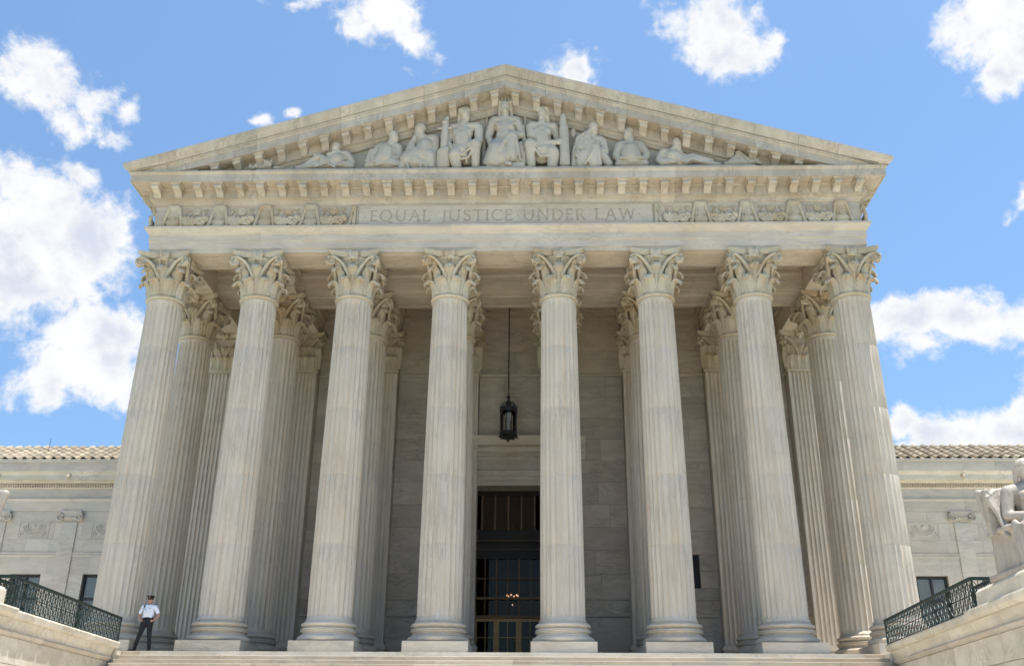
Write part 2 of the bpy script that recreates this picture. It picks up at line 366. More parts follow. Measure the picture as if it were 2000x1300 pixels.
def arc(c, r, a0, a1, n): return [(c[0] + r * cos(radians(a0 + (a1 - a0) * i / n)), c[1] + r * sin(radians(a0 + (a1 - a0) * i / n))) for i in range(n + 1)]
base_prof = [(.3, .373)] + [(1.0, .373)] + arc((.955, .475), .102, -80, 80, 8) + [(.93, .60), (.93, .625)] + [(.885, .65), (.875, .68), (.895, .705)] + \
    arc((.925, .735), .028, -80, 90, 5) + arc((.925, .79), .026, -80, 90, 5) + [(.88, .825), (.855, .85), (.86, .875)] + \
    arc((.875, .94), .066, -80, 85, 8) + [(.85, 1.012), (.85, 1.03), (.82, 1.04), (.80, 1.079), (.3, 1.079)]
BASE = MB().lathe(base_prof, 64).mesh('column_base', 35)
PLINTH = MB().box(-1.085, 1.085, -1.085, 1.085, 0, .371).mesh('plinth')

def leaf(mb, out, side, org, h, w, curl, lean, z0, round_r=None, lobes=5, thick=.035):
    """acanthus leaf: rises against the bell, then rolls over and out; scalloped edge, raised midrib"""
    out, side, org = Vector(out), Vector(side), Vector(org); Z = Vector((0, 0, 1))
    ns, ntt = 16, 8
    path = []
    for i in range(ns + 1):
        s = i / ns
        if s < .62:
            q = s / .62; path.append((lean * q ** 2.2, h * q * .93, (1, 0)))
        else:
            q = (s - .62) / .38; a = pi * 1.12 * q
            path.append((lean + curl * (1 - cos(a)), h * .93 + curl * .95 * sin(a), (0, 0)))
    fr, bk = [], []
    for i, (r, z, _) in enumerate(path):
        s = i / ns
        wid = w * (.80 + .30 * sin(pi * min(1, s * 1.25))) * (1 if s < .8 else 1 - .35 * ((s - .8) / .2) ** 1.5)
        wid *= 1 + .10 * cos(2 * pi * lobes * s)
        ra, rb = [], []
        for j in range(ntt + 1):
            t = -1 + 2 * j / ntt
            bulge = .05 * (1 - abs(t)) ** .7 - .018 * abs(sin(t * pi * 1.5))
            x = t * wid / 2
            if round_r: 
                rr = round_r + r; a = x / rr; p = org + out * ((rr + bulge) * cos(a)) + side * ((rr + bulge) * sin(a)) + Z * (z0 + z)
                nrm = out * cos(a) + side * sin(a)
            else: p = org + out * (r + bulge) + side * x + Z * (z0 + z); nrm = out
            ra.append(p)
            k = i; dr = path[min(k + 1, ns)][0] - path[max(k - 1, 0)][0]; dz = path[min(k + 1, ns)][1] - path[max(k - 1, 0)][1]; ll = max(sqrt(dr * dr + dz * dz), 1e-5)
            rb.append(p - (nrm * (dz / ll) - Z * (dr / ll)) * thick)
        fr.append(ra); bk.append(rb)
    rs = [a + list(reversed(b)) for a, b in zip(fr, bk)]
    mb.rings(rs)
def spiral(mb, c, u, v, R, turns=1.9, r=.03, n=30, start=pi / 2, sgn=1):
    c, u, v = Vector(c), Vector(u), Vector(v); pts = []; rr = []
    for i in range(n + 1):
        t = i / n; a = start - sgn * turns * 2 * pi * t; q = R * (1 - .86 * t); pts.append(c + u * (q * cos(a)) + v * (q * sin(a))); rr.append(r * (1 - .45 * t))
    mb.tube(pts, rr, 6)
def abacus(mb, half, mid, cut, z0, z1, n=8):
    def outline(k, m2):
        pts = []
        for q in range(4):
            M = Matrix.Rotation(q * pi / 2, 3, 'Z')
            for i in range(n + 1):
                t = -1 + 2 * i / n; x = t * (k - cut); y = -(m2 + (k - m2) * t * t * (.97))
                pts.append(M @ Vector((x, y, 0)))
        return pts
    rs = []
    for f, z in ((.90, z0), (.90, z0 + .02), (.93, z0 + .07), (.97, z0 + .11), (.97, z0 + .135), (1.0, z0 + .15), (1.01, z1 - .02), (1.0, z1)):
        rs.append([Vector((p.x, p.y, z)) for p in outline(half * f, mid * f)])
    mb.rings(rs)
def make_capital():
    b = MB(); R = .665
    b.lathe([(.4, -.09), (.70, -.09), (.735, -.07), (.755, -.03), (.745, .02), (.70, .045), (.68, .06), (.60, .08), (.585, .5), (.60, .9), (.66, 1.2), (.76, 1.45), (.86, 1.58), (.5, 1.60)], 48)
    for i in range(8):
        a = (i + .5) * pi / 4; o = (cos(a), sin(a), 0); s = (-sin(a), cos(a), 0)
        leaf(b, o, s, (0, 0, 0), .56, .43, .115, .08, .05, R + .03, thick=.05)
    for i in range(8):
        a = i * pi / 4; o = (cos(a), sin(a), 0); s = (-sin(a), cos(a), 0)
        leaf(b, o, s, (0, 0, 0), 1.02, .40, .145, .13, .08, R - .02, thick=.05)
    for i in range(4):
        a = (i + .5) * pi / 2; o = (cos(a), sin(a), 0); s = (-sin(a), cos(a), 0)
        leaf(b, o, s, (0, 0, 0), 1.22, .32, .17, .24, .10, R, lobes=3, thick=.05)
        M = Matrix.Rotation(i * pi / 2, 3, 'Z')
        for sg in (-1, 1):
            pts = []; rr = []
            for k in range(13):
                t = k / 12; x = sg * (.13 + .70 * t ** 1.15); y = -(.74 + .26 * t ** 1.4); z = .72 + .86 * (sin(t * pi / 2) ** .85) - .05 * t
                pts.append(M @ Vector((x, y, z))); rr.append(.075 - .02 * t)
            b.tube(pts, rr, 8)
            u = (M @ Vector((sg * .93, -.36, 0))).normalized(); c = M @ Vector((sg * .83, -.955, 1.36))
            spiral(b, c, u, (0, 0, 1), .19, 1.8, .042)
            q = u.cross(Vector((0, 0, 1))).normalized()
            if q.dot(M @ Vector((0, -1, 0))) < 0: q = -q
            rot = Matrix((u, Vector((0, 0, 1)), q)).transposed()
            b.ell(c - q * .05, (.17, .17, .055), 14, 7, rot); b.ell(c + q * .02, (.045, .045, .045), 8, 6)
            # inner helix towards the middle of the face
            pts = [M @ Vector((sg * (.22 - .10 * sin(t * pi * .55)), -(.77 + .05 * t), 1.02 + .42 * t)) for t in [k / 8 for k in range(9)]]
            b.tube(pts, .035, 6)
            spiral(b, M @ Vector((sg * .13, -.84, 1.38)), M @ Vector((sg, 0, 0)), (0, 0, 1), .075, 1.3, .022, 14)
        # fleuron over the middle of the abacus
        for (x, z, rx, rz) in ((-.12, 1.72, .10, .17), (.12, 1.72, .10, .17), (0, 1.60, .17, .14), (0, 1.72, .07, .12), (-.13, 1.52, .08, .07), (.13, 1.52, .08, .07)):
            b.ell(M @ Vector((x, -.86, z)), (rx, .085, rz), 12, 8, M)
    abacus(b, 1.02, .80, .07, 1.62, ZA - ZN - .004)
    return b.mesh('capital', 40)
CAPITAL = make_capital()
for row, yy in ((0, 0), (1, 3.87)):
    for i, cx in enumerate(CXS):
        c = part('column', H, (cx + (0 if i else (.05, -.03)[row]), yy, 0))
        put('plinth', PLINTH, MB_H, c); put('column_base', BASE, MB_H, c, rz=i * .7)
        for d in drums: put('drum', d, MB_V, c)
        put('capital', CAPITAL, MB_C, c, (0, 0, ZN))

# pilasters on the back wall
YW, YP = 8.0, 7.42
def pil_section(w, z, dep=.045, nf=7):
    pts = [(w / 2, YW - YP + .3), (-w / 2, YW - YP + .3), (-w / 2, 0)]
    e = .06; p = (w - 2 * e) / nf
    for k in range(nf):
        for t in (0, .1, .25, .5, .75, .9): 
            d = dep * sqrt(max(0, 1 - (2 * (t - .1) / .8 - 1) ** 2)) if .1 < t < .9 else 0
            pts.append((-w / 2 + e + (k + t) * p, d))
    pts.append((w / 2, 0))
    return [(x, y, z) for x, y in pts]
PSH = [MB().rings([pil_section(1.44 - .1 * (z - 1) / 12, z) for z in (a + .003, b - .003)]).mesh('pilaster_block') for a, b in zip(JOINTS, JOINTS[1:])]
pb = MB()
for (e, z0, z1) in ((.19, 0, .373), (.17, .373, .57), (.1, .6, .66), (.12, .66, .78), (.07, .8, .86), (.12, .86, 1.0), (.04, 1.0, 1.075)): pb.box(-.72 - e, .72 + e, -e, .7, z0, z1)
PBASE = pb.mesh('pilaster_base')
pc = MB(); pc.box(-.66, .66, .0, .8, -.09, 1.62)
pc.box(-.74, .74, -.06, .8, -.09, .02)
for x in (-.5, -.17, .17, .5): leaf(pc, (0, -1, 0), (1, 0, 0), (x, .02, 0), .60, .34, .075, .07, .05)
for x in (-.66, -.33, 0, .33, .66): leaf(pc, (0, -1, 0), (1, 0, 0), (x, .04, 0), 1.02, .34, .10, .12, .08)
for sg in (-1, 1):
    leaf(pc, (sg * .7, -.7, 0), (.7, sg * .7, 0), (sg * .6, .04, 0), 1.16, .3, .15, .2, .1)
    pc.tube([(sg * (.12 + .62 * t ** 1.15), -.05 - .2 * t, .72 + .8 * sin(t * pi / 2)) for t in [k / 8 for k in range(9)]], .06, 7)
    spiral(pc, (sg * .78, -.2, 1.36), (sg, 0, 0), (0, 0, 1), .18, 1.7, .04)
for x, z in ((-.1, 1.7), (.1, 1.7), (0, 1.6)): pc.ell((x, -.2, z), (.1, .08, .15))
pr = [(-.95, -.3), (-.5, -.16), (0, -.12), (.5, -.16), (.95, -.3), (.95, .8), (-.95, .8)]
pc.rings([[(x * f, y * f if y < 0 else y, z) for x, y in pr] for f, z in ((.9, 1.62), (.93, 1.70), (1, 1.76), (1, ZA - ZN - .004))])
PCAP = pc.mesh('pilaster_capital', 40)
for cx in CXS:
    c = part('pilaster', H, (cx, YP, 0))
    put('pilaster_base', PBASE, MB_H, c)
    for d in PSH: put('pilaster_block', d, MB_V, c)
    put('pilaster_capital', PCAP, MB_C, c, (0, 0, ZN))

# entablature: stones run round three sides, mitred at the corners
HX, YF = 13.99, -.72
def stones(name, prof, cuts, mat, back=.5, side_to=12.5, side_cuts=(3.2, 8.0, 12.5), g=.002):
    """prof: outer outline as (d, z) bottom to top; d outwards from the frieze face"""
    full = prof + [(-back, prof[-1][1]), (-back, prof[0][1])]
    ys = [(YF - d, z) for d, z in full]
    n = len(cuts) - 1
    for i in range(n):
        x0 = (lambda y, z: -HX - (YF - y)) if i == 0 else cuts[i] + g
        x1 = (lambda y, z: HX + (YF - y)) if i == n - 1 else cuts[i + 1] - g
        put(name, MB().prism(ys, x0, x1), mat, H)
    for sg in (-1, 1):
        prev = None
        for yb in side_cuts:
            A = [(sg * (HX + d), (YF - d) if prev is None else prev + g, z) for d, z in full]
            B = [(sg * (HX + d), yb - g, z) for d, z in full]
            put(name, MB().rings([A, B]), mat, H); prev = yb
cc = [-HX] + CXS[1:-1] + [HX]
stones('architrave_block', [(0, 14.945), (0, 15.09), (.035, 15.095), (.035, 15.40), (.045, 15.41), (.075, 15.42), (.075, 15.71), (.10, 15.73), (.13, 15.75), (.15, 15.80), (.22, 15.90), (.26, 15.93), (.26, 16.02)], [-HX] + CXS[1:-1] + [HX], MB_H, back=1.44)
stones('frieze_block', [(0, 16.024), (0, 17.036)], [-HX, -11.41, -9.55, -7.73, -5.9, -2.9, 0, 2.9, 5.9, 7.73, 9.55, 11.41, HX], MB_H, back=1.0)
k842 = [.842 * 2 * i for i in range(-8, 9)]; k842[0] = -HX; k842[-1] = HX
stones('cornice_block', [(.02, 17.04), (.03, 17.06), (.05, 17.07), (.06, 17.12), (.10, 17.17), (.16, 17.20), (.17, 17.25), (.27, 17.26), (.27, 17.66), (.31, 17.69), (.31, 17.72), (.82, 17.72), (.82, 17.70), (.87, 17.70), (.87, 17.99), (.89, 18.0), (.93, 18.06), (.95, 18.07), (.95, 18.13)], k842, MB_R, back=1.0)
# modillions
def modillion(shift=0.0):
    b = MB(); w = .150
    pr = [(0, 0), (0, -.40), (-.05, -.41), (-.09, -.37), (-.13, -.31), (-.24, -.25), (-.36, -.21), (-.44, -.22), (-.49, -.18), (-.50, -.10), (-.48, -.05), (-.48, 0)]
    f = lambda x, y, z: (x * (1 - .10 * (-z) / .43), y, z + shift * x)
    b.prism(pr, -w, w, f)
    b.prism([(0, .03), (0, -.05), (-.52, -.05), (-.54, -.02), (-.54, .03)], -.200, .200, lambda x, y, z: (x, y, z + shift * x))
    b.tube([(-w - .004, -.44, -.14), (w + .004, -.44, -.14)], .05, 8)
    return b.mesh('modillion', 30)
MOD = modillion()
for i in range(-17, 17):
    put('modillion', MOD, MB_R, H, ((i + .5) * .842, YF - .27, 17.70))
for sg in (-1, 1):
    for k in range(8): put('modillion', MOD, MB_R, H, (sg * (HX + .27), -.25 + k * .842, 17.70), rz=-sg * -pi / 2 if sg > 0 else -pi / 2)
# raking cornice
SL = .307
def rake(name, prof, xs, mat, zclamp=None, back=.9, endfn=None):
    for sg in (-1, 1):
        for i in range(len(xs) - 1):
            b = MB(); A = []; B = []
            last = i == len(xs) - 2
            full = prof + [(-back, prof[-1][1]), (-back, prof[0][1])]
            for d, z in full:
                xa = xs[i] + (.004 if i else 0); xb = (HX + d) if (last and endfn) else xs[i + 1] - (.004 if not last else 0)
                za, zb = z - SL * xa, z - SL * xb
                if zclamp: za, zb = max(za, zclamp), max(zb, zclamp)
                A.append((sg * xa, YF - d, za)); B.append((sg * xb, YF - d, zb))
            b.rings([A, B]); put(name, b, mat, H)
rx = [0, 1.66, 3.3, 4.95, 6.65, 8.3, 9.95, 11.6, 13.1, 15.2]
rake('raking_cornice_block', [(.27, 22.13), (.82, 22.13), (.82, 22.10), (.88, 22.10), (.88, 22.44), (.90, 22.47), (.94, 22.50), (.94, 22.54), (.96, 22.60), (1.03, 22.72), (1.11, 22.84), (1.14, 22.92), (1.16, 22.95), (1.16, 23.03)], rx, MB_R, zclamp=18.134, endfn=True)
rake('raking_bed_moulding', [(-.1, 21.46), (.03, 21.46), (.05, 21.54), (.14, 21.62), (.16, 21.67), (.27, 21.68), (.27, 22.127)], [0, 3.3, 6.65, 9.95, 12.9], MB_R, zclamp=18.136)
RM = {sg: modillion(-sg * SL) for sg in (-1, 1)}
for sg in (-1, 1):
    for k in range(15):
        x = .43 + .86 * k; z = 22.11 - SL * x
        if z - .40 < 18.14:
            q = MB(); zb = 18.14
            q.box(-.15, .15, -.50, 0, zb - z, 0 - .02); q.box(-.21, .21, -.53, 0, -.05 if z - .05 > zb else zb - z + .001, .0)
            if z - zb > .1: put('raking_modillion', q, MB_R, H, (sg * x, YF - .27, z))
        else: put('raking_modillion', RM[sg], MB_R, H, (sg * x, YF - .27, z))
# tympanum slabs
for i in range(-8, 8):
    a, b = i * 1.66, (i + 1) * 1.66
    if max(abs(a), abs(b)) > 12.5: continue
    for z0, z1 in ((18.14, 19.3), (19.3, 20.5), (20.5, 21.7)):
        za, zb = 21.7 - SL * abs(a), 21.7 - SL * abs(b)
        if max(za, zb) < z0: continue
        q = MB(); ta, tb = max(z0 + .01, min(z1 - .004, za)), max(z0 + .01, min(z1 - .004, zb))
        q.add([(a + .004, -.62, z0), (b - .004, -.62, z0), (b - .004, -.62, tb), (a + .004, -.62, ta), (a + .004, -.3, z0), (b - .004, -.3, z0), (b - .004, -.3, tb), (a + .004, -.3, ta)],
              [(0, 1, 2, 3), (7, 6, 5, 4), (0, 4, 5, 1), (1, 5, 6, 2), (2, 6, 7, 3), (3, 7, 4, 0)])
        put('tympanum_slab', q, MB_H, H)
put('pediment_ledge', MB().box(-9.9, 9.9, -1.5, -.5, 18.135, 18.29), MB_H, H)
# side eaves, roof and attic core
for sg in (-1, 1):
    pr = [(.88, 18.134), (.88, 18.16), (.90, 18.19), (.96, 18.22), (1.05, 18.28), (1.13, 18.33), (1.16, 18.40), (.4, 18.62), (.4, 18.134)]
    A = [(sg * (HX + d), YF - d + .01, z) for d, z in pr]; B = [(sg * (HX + d), 40, z) for d, z in pr]
    put('side_eave', MB().rings([A, B]), MB_R, H)
    q = MB(); q.add([(0, -1.7, 22.98), (sg * 14.6, -1.7, 22.98 - SL * 14.6), (sg * 14.6, 40, 22.98 - SL * 14.6), (0, 40, 22.98), (0, -1.7, 22.6), (sg * 14.6, -1.7, 22.6 - SL * 14.6), (sg * 14.6, 40, 22.6 - SL * 14.6), (0, 40, 22.6)],
                    [(0, 1, 2, 3), (7, 6, 5, 4), (0, 4, 5, 1), (1, 5, 6, 2), (2, 6, 7, 3), (3, 7, 4, 0)])
    put('roof', q, MB_T, H)
put('attic_core', MB().box(-13.6, 13.6, -.25, 40, 16.3, 18.1), MB_W, H)
# garlands, candelabra stands and the engraved panel on the frieze
def garland(half=False):
    b = MB(); rnd = random.Random(3)
    for i in range(120):
        t = rnd.uniform(-1, 1); lo = -.44 + .22 * t ** 4; hi = -.10 + .10 * abs(t); zc = (lo + hi) / 2; w = (hi - lo) / 2 / .75
        x = t * .50; z = zc + .02 + rnd.uniform(-w, w) * .75; r = rnd.uniform(.045, .085)
        z = max(z, -.47)
        b.ell((x, -.05 - .09 * cos(t * 1.3), z), (r, r * .9, r * .95), 7, 5)
    b.lathe([(.01, 0), (.15, 0), (.17, .03), (.15, .06), (.11, .04), (.07, .04), (.05, .08), (.01, .085)], 16)
    n = len(b.v); 
    k = 16 * 8
    b.v = b.v[:-k] + [(x, -z, y + .24) for x, y, z in b.v[-k:]]
    for sg in (-1, 1):
        b.tube([(sg * (.24 + .09 * cos(a)), -.03, .24 + .1 * sin(a)) for a in [q * .5 for q in range(9)]], .025, 5)
        b.tube([(sg * (.42 + .06 * cos(a)), -.03, .3 + .08 * sin(a)) for a in [q * .6 for q in range(8)]], .02, 5)
        b.tube([(sg * (.50 - .12 * t), -.04, -.15 + .5 * t - .15 * sin(t * pi)) for t in [q / 6 for q in range(7)]], .03, 5)
    return b.mesh('garland', 60)
def stand():
    b = MB()
    pr = [(.24, -.47), (.24, -.43), (.19, -.40), (.20, -.30), (.22, -.20), (.19, -.14), (.17, -.10), (.18, .05), (.165, .12), (.16, .28), (.18, .34), (.20, .38), (.21, .46)]
    rs = [[(1.45 * r * cos(pi + pi * j / 10), .85 * r * sin(pi + pi * j / 10) + .02, z) for j in range(11)] for r, z in pr]
    b.rings(rs, False, False)
    b.box(-.27, .27, -.12, 0, -.49, -.44); b.box(-.22, .22, -.15, 0, .41, .49)
    for k in range(-2, 3): b.tube([(k * .045, -.09 - .02, .3), (k * .055, -.11, 0), (k * .075, -.13, -.2)], .013, 4)
    for sg in (-1, 1):
        pts = [(.17, .44), (.23, .36), (.24, .20), (.29, .05), (.32, -.12), (.35, -.28), (.40, -.46)]
        b.tube([(sg * x, -.06, z) for x, z in pts], [.075, .08, .07, .075, .07, .075, .075], 7)
        b.tube([(sg * (x + .055), -.05, z - .03) for x, z in pts[1:]], [.03, .04, .04, .04, .04, .045], 6)
    return b.mesh('candelabrum', 50)
GAR, STD = garland(), stand()
for sg in (-1, 1):
    for x in (7.73, 9.55, 11.40, 13.24): put('candelabrum', STD, MB_C, H, (sg * x, YF, 16.53))
    for x in (6.80, 8.64, 10.50, 12.34): put('garland', GAR, MB_C, H, (sg * x, YF, 16.53))
    hb = MB()
    for pts in ([(.0, .44), (.07, .30), (.09, .1), (.13, -.1), (.2, -.46)],): hb.tube([(sg * x, -.06, z) for x, z in pts], .065, 7)
    hb.box(-.07, .07, -.06, 0, -.48, .48)
    put('half_candelabrum', hb.mesh('half_candelabrum', 50), MB_C, H, (sg * 5.98, YF, 16.53))
    put('half_garland', garland(True) if False else GAR, MB_C, H, (sg * 14.03, YF + .32, 16.53), rz=sg * pi / 2)
# lettering cut into the panel
def glyph(ch, b, x, z, h, y0, y1):
    T, t = .13 * h, .075 * h      # thick and thin strokes
    def st(p, q, w):
        p, q = Vector((x + p[0] * h, z + p[1] * h)), Vector((x + q[0] * h, z + q[1] * h)); d = (q - p).normalized(); n = Vector((-d.y, d.x)) * w / 2
        c = [p - n, q - n, q + n, p + n]
        b.rings([[(k.x, y0, k.y) for k in c], [(k.x, y1, k.y) for k in c]])
    def cur(c, rx, rz, a0, a1, w0, w1, n=22):
        o, i_ = [], []
        for k in range(n + 1):
            a = radians(a0 + (a1 - a0) * k / n); w = w0 + (w1 - w0) * abs(cos(a))
            ww = w / h
            o.append((x + (c[0] + (rx + ww / 2) * cos(a)) * h, z + (c[1] + (rz + ww / 2) * sin(a)) * h))
            i_.append((x + (c[0] + (rx - ww / 2) * cos(a)) * h, z + (c[1] + (rz - ww / 2) * sin(a)) * h))
        b.rings([[(p[0], y0, p[1]), (q[0], y0, q[1]), (q[0], y1, q[1]), (p[0], y1, p[1])] for p, q in zip(o, i_)])
    sf = lambda cx_, cz_, w=.2: st((cx_ - w / 2, cz_), (cx_ + w / 2, cz_), t * .75)
    if ch == 'E': st((.1, 0), (.1, 1), T); st((.0, .03), (.52, .03), t); st((.0, .97), (.5, .97), t); st((.1, .52), (.42, .52), t); st((.5, 0), (.53, .14), t); st((.49, 1), (.49, .86), t); return .62
    if ch in 'QO':
        cur((.46, .5), .43, .47, 0, 360, t, T, 36)
        if ch == 'Q': st((.5, .05), (.98, -.2), T * .8)
        return 1.0
    if ch == 'U': st((.12, 1), (.12, .35), T); st((.78, 1), (.78, .35), t * 1.1); cur((.45, .36), .33, .33, 180, 360, t, T * .9); sf(.12, .975, .28); sf(.78, .975, .26); return .95
    if ch == 'A': st((.06, 0), (.42, 1), t); st((.42, 1), (.80, 0), T); st((.2, .36), (.65, .36), t); sf(.06, .02); sf(.80, .02, .26); return .92
    if ch == 'L': st((.1, 0), (.1, 1), T); st((0, .03), (.54, .03), t); st((.53, 0), (.56, .16), t); sf(.1, .975, .28); return .62
    if ch == 'J': st((.28, 1), (.28, .1), T); cur((.12, .12), .16, .24, 270, 360, t, T); sf(.28, .975, .28); return .46
    if ch == 'S': cur((.3, .74), .20, .23, 20, 270, t, T * .9); cur((.3, .26), .22, .24, -160, 90, t, T * .9); return .6
    if ch == 'T': st((.4, 0), (.4, .95), T); st((.02, .97), (.78, .97), t); st((.03, 1), (.0, .84), t); st((.77, 1), (.80, .84), t); sf(.4, .02, .28); return .82
    if ch == 'I': st((.14, 0), (.14, 1), T); sf(.14, .02, .28); sf(.14, .975, .28); return .32
    if ch == 'C': cur((.5, .5), .44, .47, 48, 312, t, T, 30); st((.80, .98), (.81, .80), t); return .88
    if ch == 'N': st((.12, 0), (.12, 1), t); st((.12, 1), (.82, 0), T); st((.82, 0), (.82, 1), t); sf(.12, .02, .24); sf(.06, .975); sf(.82, .975, .24); return .98
    if ch == 'D': st((.12, 0), (.12, 1), T); st((0, .03), (.4, .03), t); st((0, .97), (.4, .97), t); cur((.38, .5), .44, .47, -90, 90, t, T); return .92
    if ch == 'R': st((.12, 0), (.12, 1), T); st((0, .97), (.34, .97), t); st((.12, .50), (.34, .50), t); cur((.32, .735), .21, .235, -90, 90, t, T * .9); st((.32, .5), (.74, -.02), T); sf(.12, .02, .28); return .72
    if ch == 'W': st((.06, 1), (.34, 0), T); st((.34, 0), (.62, 1), t); st((.62, 1), (.90, 0), T); st((.90, 0), (1.16, 1), t); sf(.06, .975, .24); sf(1.16, .975, .24); return 1.2
    if ch == '.': 
        cz_ = .5; s_ = .055
        b.rings([[(x + (.05 + i) * h, yy, z + (cz_ + j) * h) for i, j in ((-s_, 0), (0, -s_), (s_, 0), (0, s_))] for yy in (y0, y1)]); return .12
    return .3
TEXT = '.EQUAL.JUSTICE.UNDER.LAW.'
def measure(h, gap):
    d = MB(); x = 0
    for i, ch in enumerate(TEXT): x += glyph(ch, d, 0, 0, 1, 0, 1) * h + gap * (2.0 if ch == '.' or TEXT[min(i + 1, len(TEXT) - 1)] == '.' else 1)
    return x
LH = .50; total = 11.1
gap = .05
for _ in range(40):
    m_ = measure(LH, gap)
    gap += (total - m_) / (len(TEXT) + 10)
yp = YF - .035
pan = MB().box(-5.80, 5.86, yp, YF + .12, 16.06, 17.0).mesh('inscription_panel')
cut = MB(); x = -5.56
for i, ch in enumerate(TEXT):
    x += glyph(ch, cut, x, 16.29, LH, yp - .02, yp + .06) * LH + gap * (2.0 if ch == '.' or TEXT[min(i + 1, len(TEXT) - 1)] == '.' else 1)
po = bpy.data.objects.new('tmp_panel', pan); co = bpy.data.objects.new('tmp_cut', cut.mesh('cut')); COL.objects.link(po); COL.objects.link(co)
bo = po.modifiers.new('b', 'BOOLEAN'); bo.object = co; bo.operation = 'DIFFERENCE'; bo.solver = 'EXACT'; bo.use_self = True
dg = bpy.context.evaluated_depsgraph_get(); dg.update()
pm = bpy.data.meshes.new_from_object(po.evaluated_get(dg)); pm.name = 'inscription_panel'
bpy.data.objects.remove(po); bpy.data.objects.remove(co)
pm.materials.clear()
put('inscription_panel', pm, MB_H, H, label='marble panel engraved EQUAL JUSTICE UNDER LAW')
fr = MB()
for (a, b_, c, d) in ((-5.87, 5.93, 16.03, 16.075), (-5.87, 5.93, 16.985, 17.03)): fr.box(a, b_, YF - .06, YF, c, d)
fr.box(-5.87, -5.82, YF - .06, YF, 16.075, 16.985); fr.box(5.88, 5.93, YF - .06, YF, 16.075, 16.985)
put('inscription_frame', fr, MB_H, H)
# portico ceiling
for nm, y0, y1 in (('ceiling_beam', 3.15, 4.6),):
    for a, b in zip([-13.2] + CXS[1:-1], CXS[1:-1] + [13.2]):
        q = MB().prism([(y0, 14.945), (y0, 15.09), (y0 - .035, 15.095), (y0 - .035, 15.40), (y0 - .07, 15.41), (y0 - .07, 15.70), (y0 - .12, 15.80), (y0 - .12, 16.0), (y1 + .12, 16.0), (y1 + .12, 15.8), (y1 + .07, 15.7), (y1 + .07, 15.41), (y1 + .035, 15.40), (y1 + .035, 15.095), (y1, 15.09), (y1, 14.945)], a + .004, b - .004)
        put(nm, q, MB_H, H)
for cx in CXS[1:-1]:
    for y0, y1 in ((.74, 3.0), (4.74, 8.0)):
        q = MB()
        for w, z0, z1 in ((.62, 14.95, 15.09), (.655, 15.09, 15.40), (.69, 15.40, 15.72), (.78, 15.72, 16.0)): q.box(cx - w, cx + w, y0, y1, z0, z1)
        put('ceiling_beam', q, MB_H, H)
for sg in (-1, 1):
    q = MB(); q.box(sg * 13.3 - .65, sg * 13.3 + .65, .73, 7.9, 14.95, 16.0) ; 
    put('ceiling_beam', MB().box(min(sg * 12.65, sg * 12.75), max(sg * 12.65, sg * 12.75), .73, 8.0, 14.95, 16.0), MB_H, H)
for a, b in zip(CXS, CXS[1:]):
    for y0, y1 in ((.74, 3.0), (4.74, 8.0)):
        x0, x1 = a + .7, b - .7; q = MB().box(x0 - .2, x1 + .2, y0 - .1, y1 + .1, 16.25, 16.4)
        q.box(x0 - .2, x0 + .22, y0, y1, 16.0, 16.25); q.box(x1 - .22, x1 + .2, y0, y1, 16.0, 16.25); q.box(x0 + .22, x1 - .22, y0 - .1, y0 + .25, 16.0, 16.25); q.box(x0 + .22, x1 - .22, y1 - .25, y1 + .1, 16.0, 16.25)
        q.box(x0 + .22, x1 - .22, y0 + .25, y0 + .4, 16.12, 16.25); q.box(x0 + .22, x1 - .22, y1 - .4, y1 - .25, 16.12, 16.25)
        put('ceiling_coffer', q, MB_H, H)
for a, b in zip(CXS, CXS[1:]):
    for y0, y1, z in ((-.5, .5, 14.945), (3.37, 4.37, 14.945)):
        x0, x1 = a + 1.0, b - 1.0; q = MB(); t = .07
        q.box(x0, x1, y0, y0 + t, z - .03, z - .002); q.box(x0, x1, y1 - t, y1, z - .03, z - .002); q.box(x0, x0 + t, y0 + t, y1 - t, z - .03, z - .002); q.box(x1 - t, x1, y0 + t, y1 - t, z - .03, z - .002)
        put('soffit_frame', q, MB_H, H)

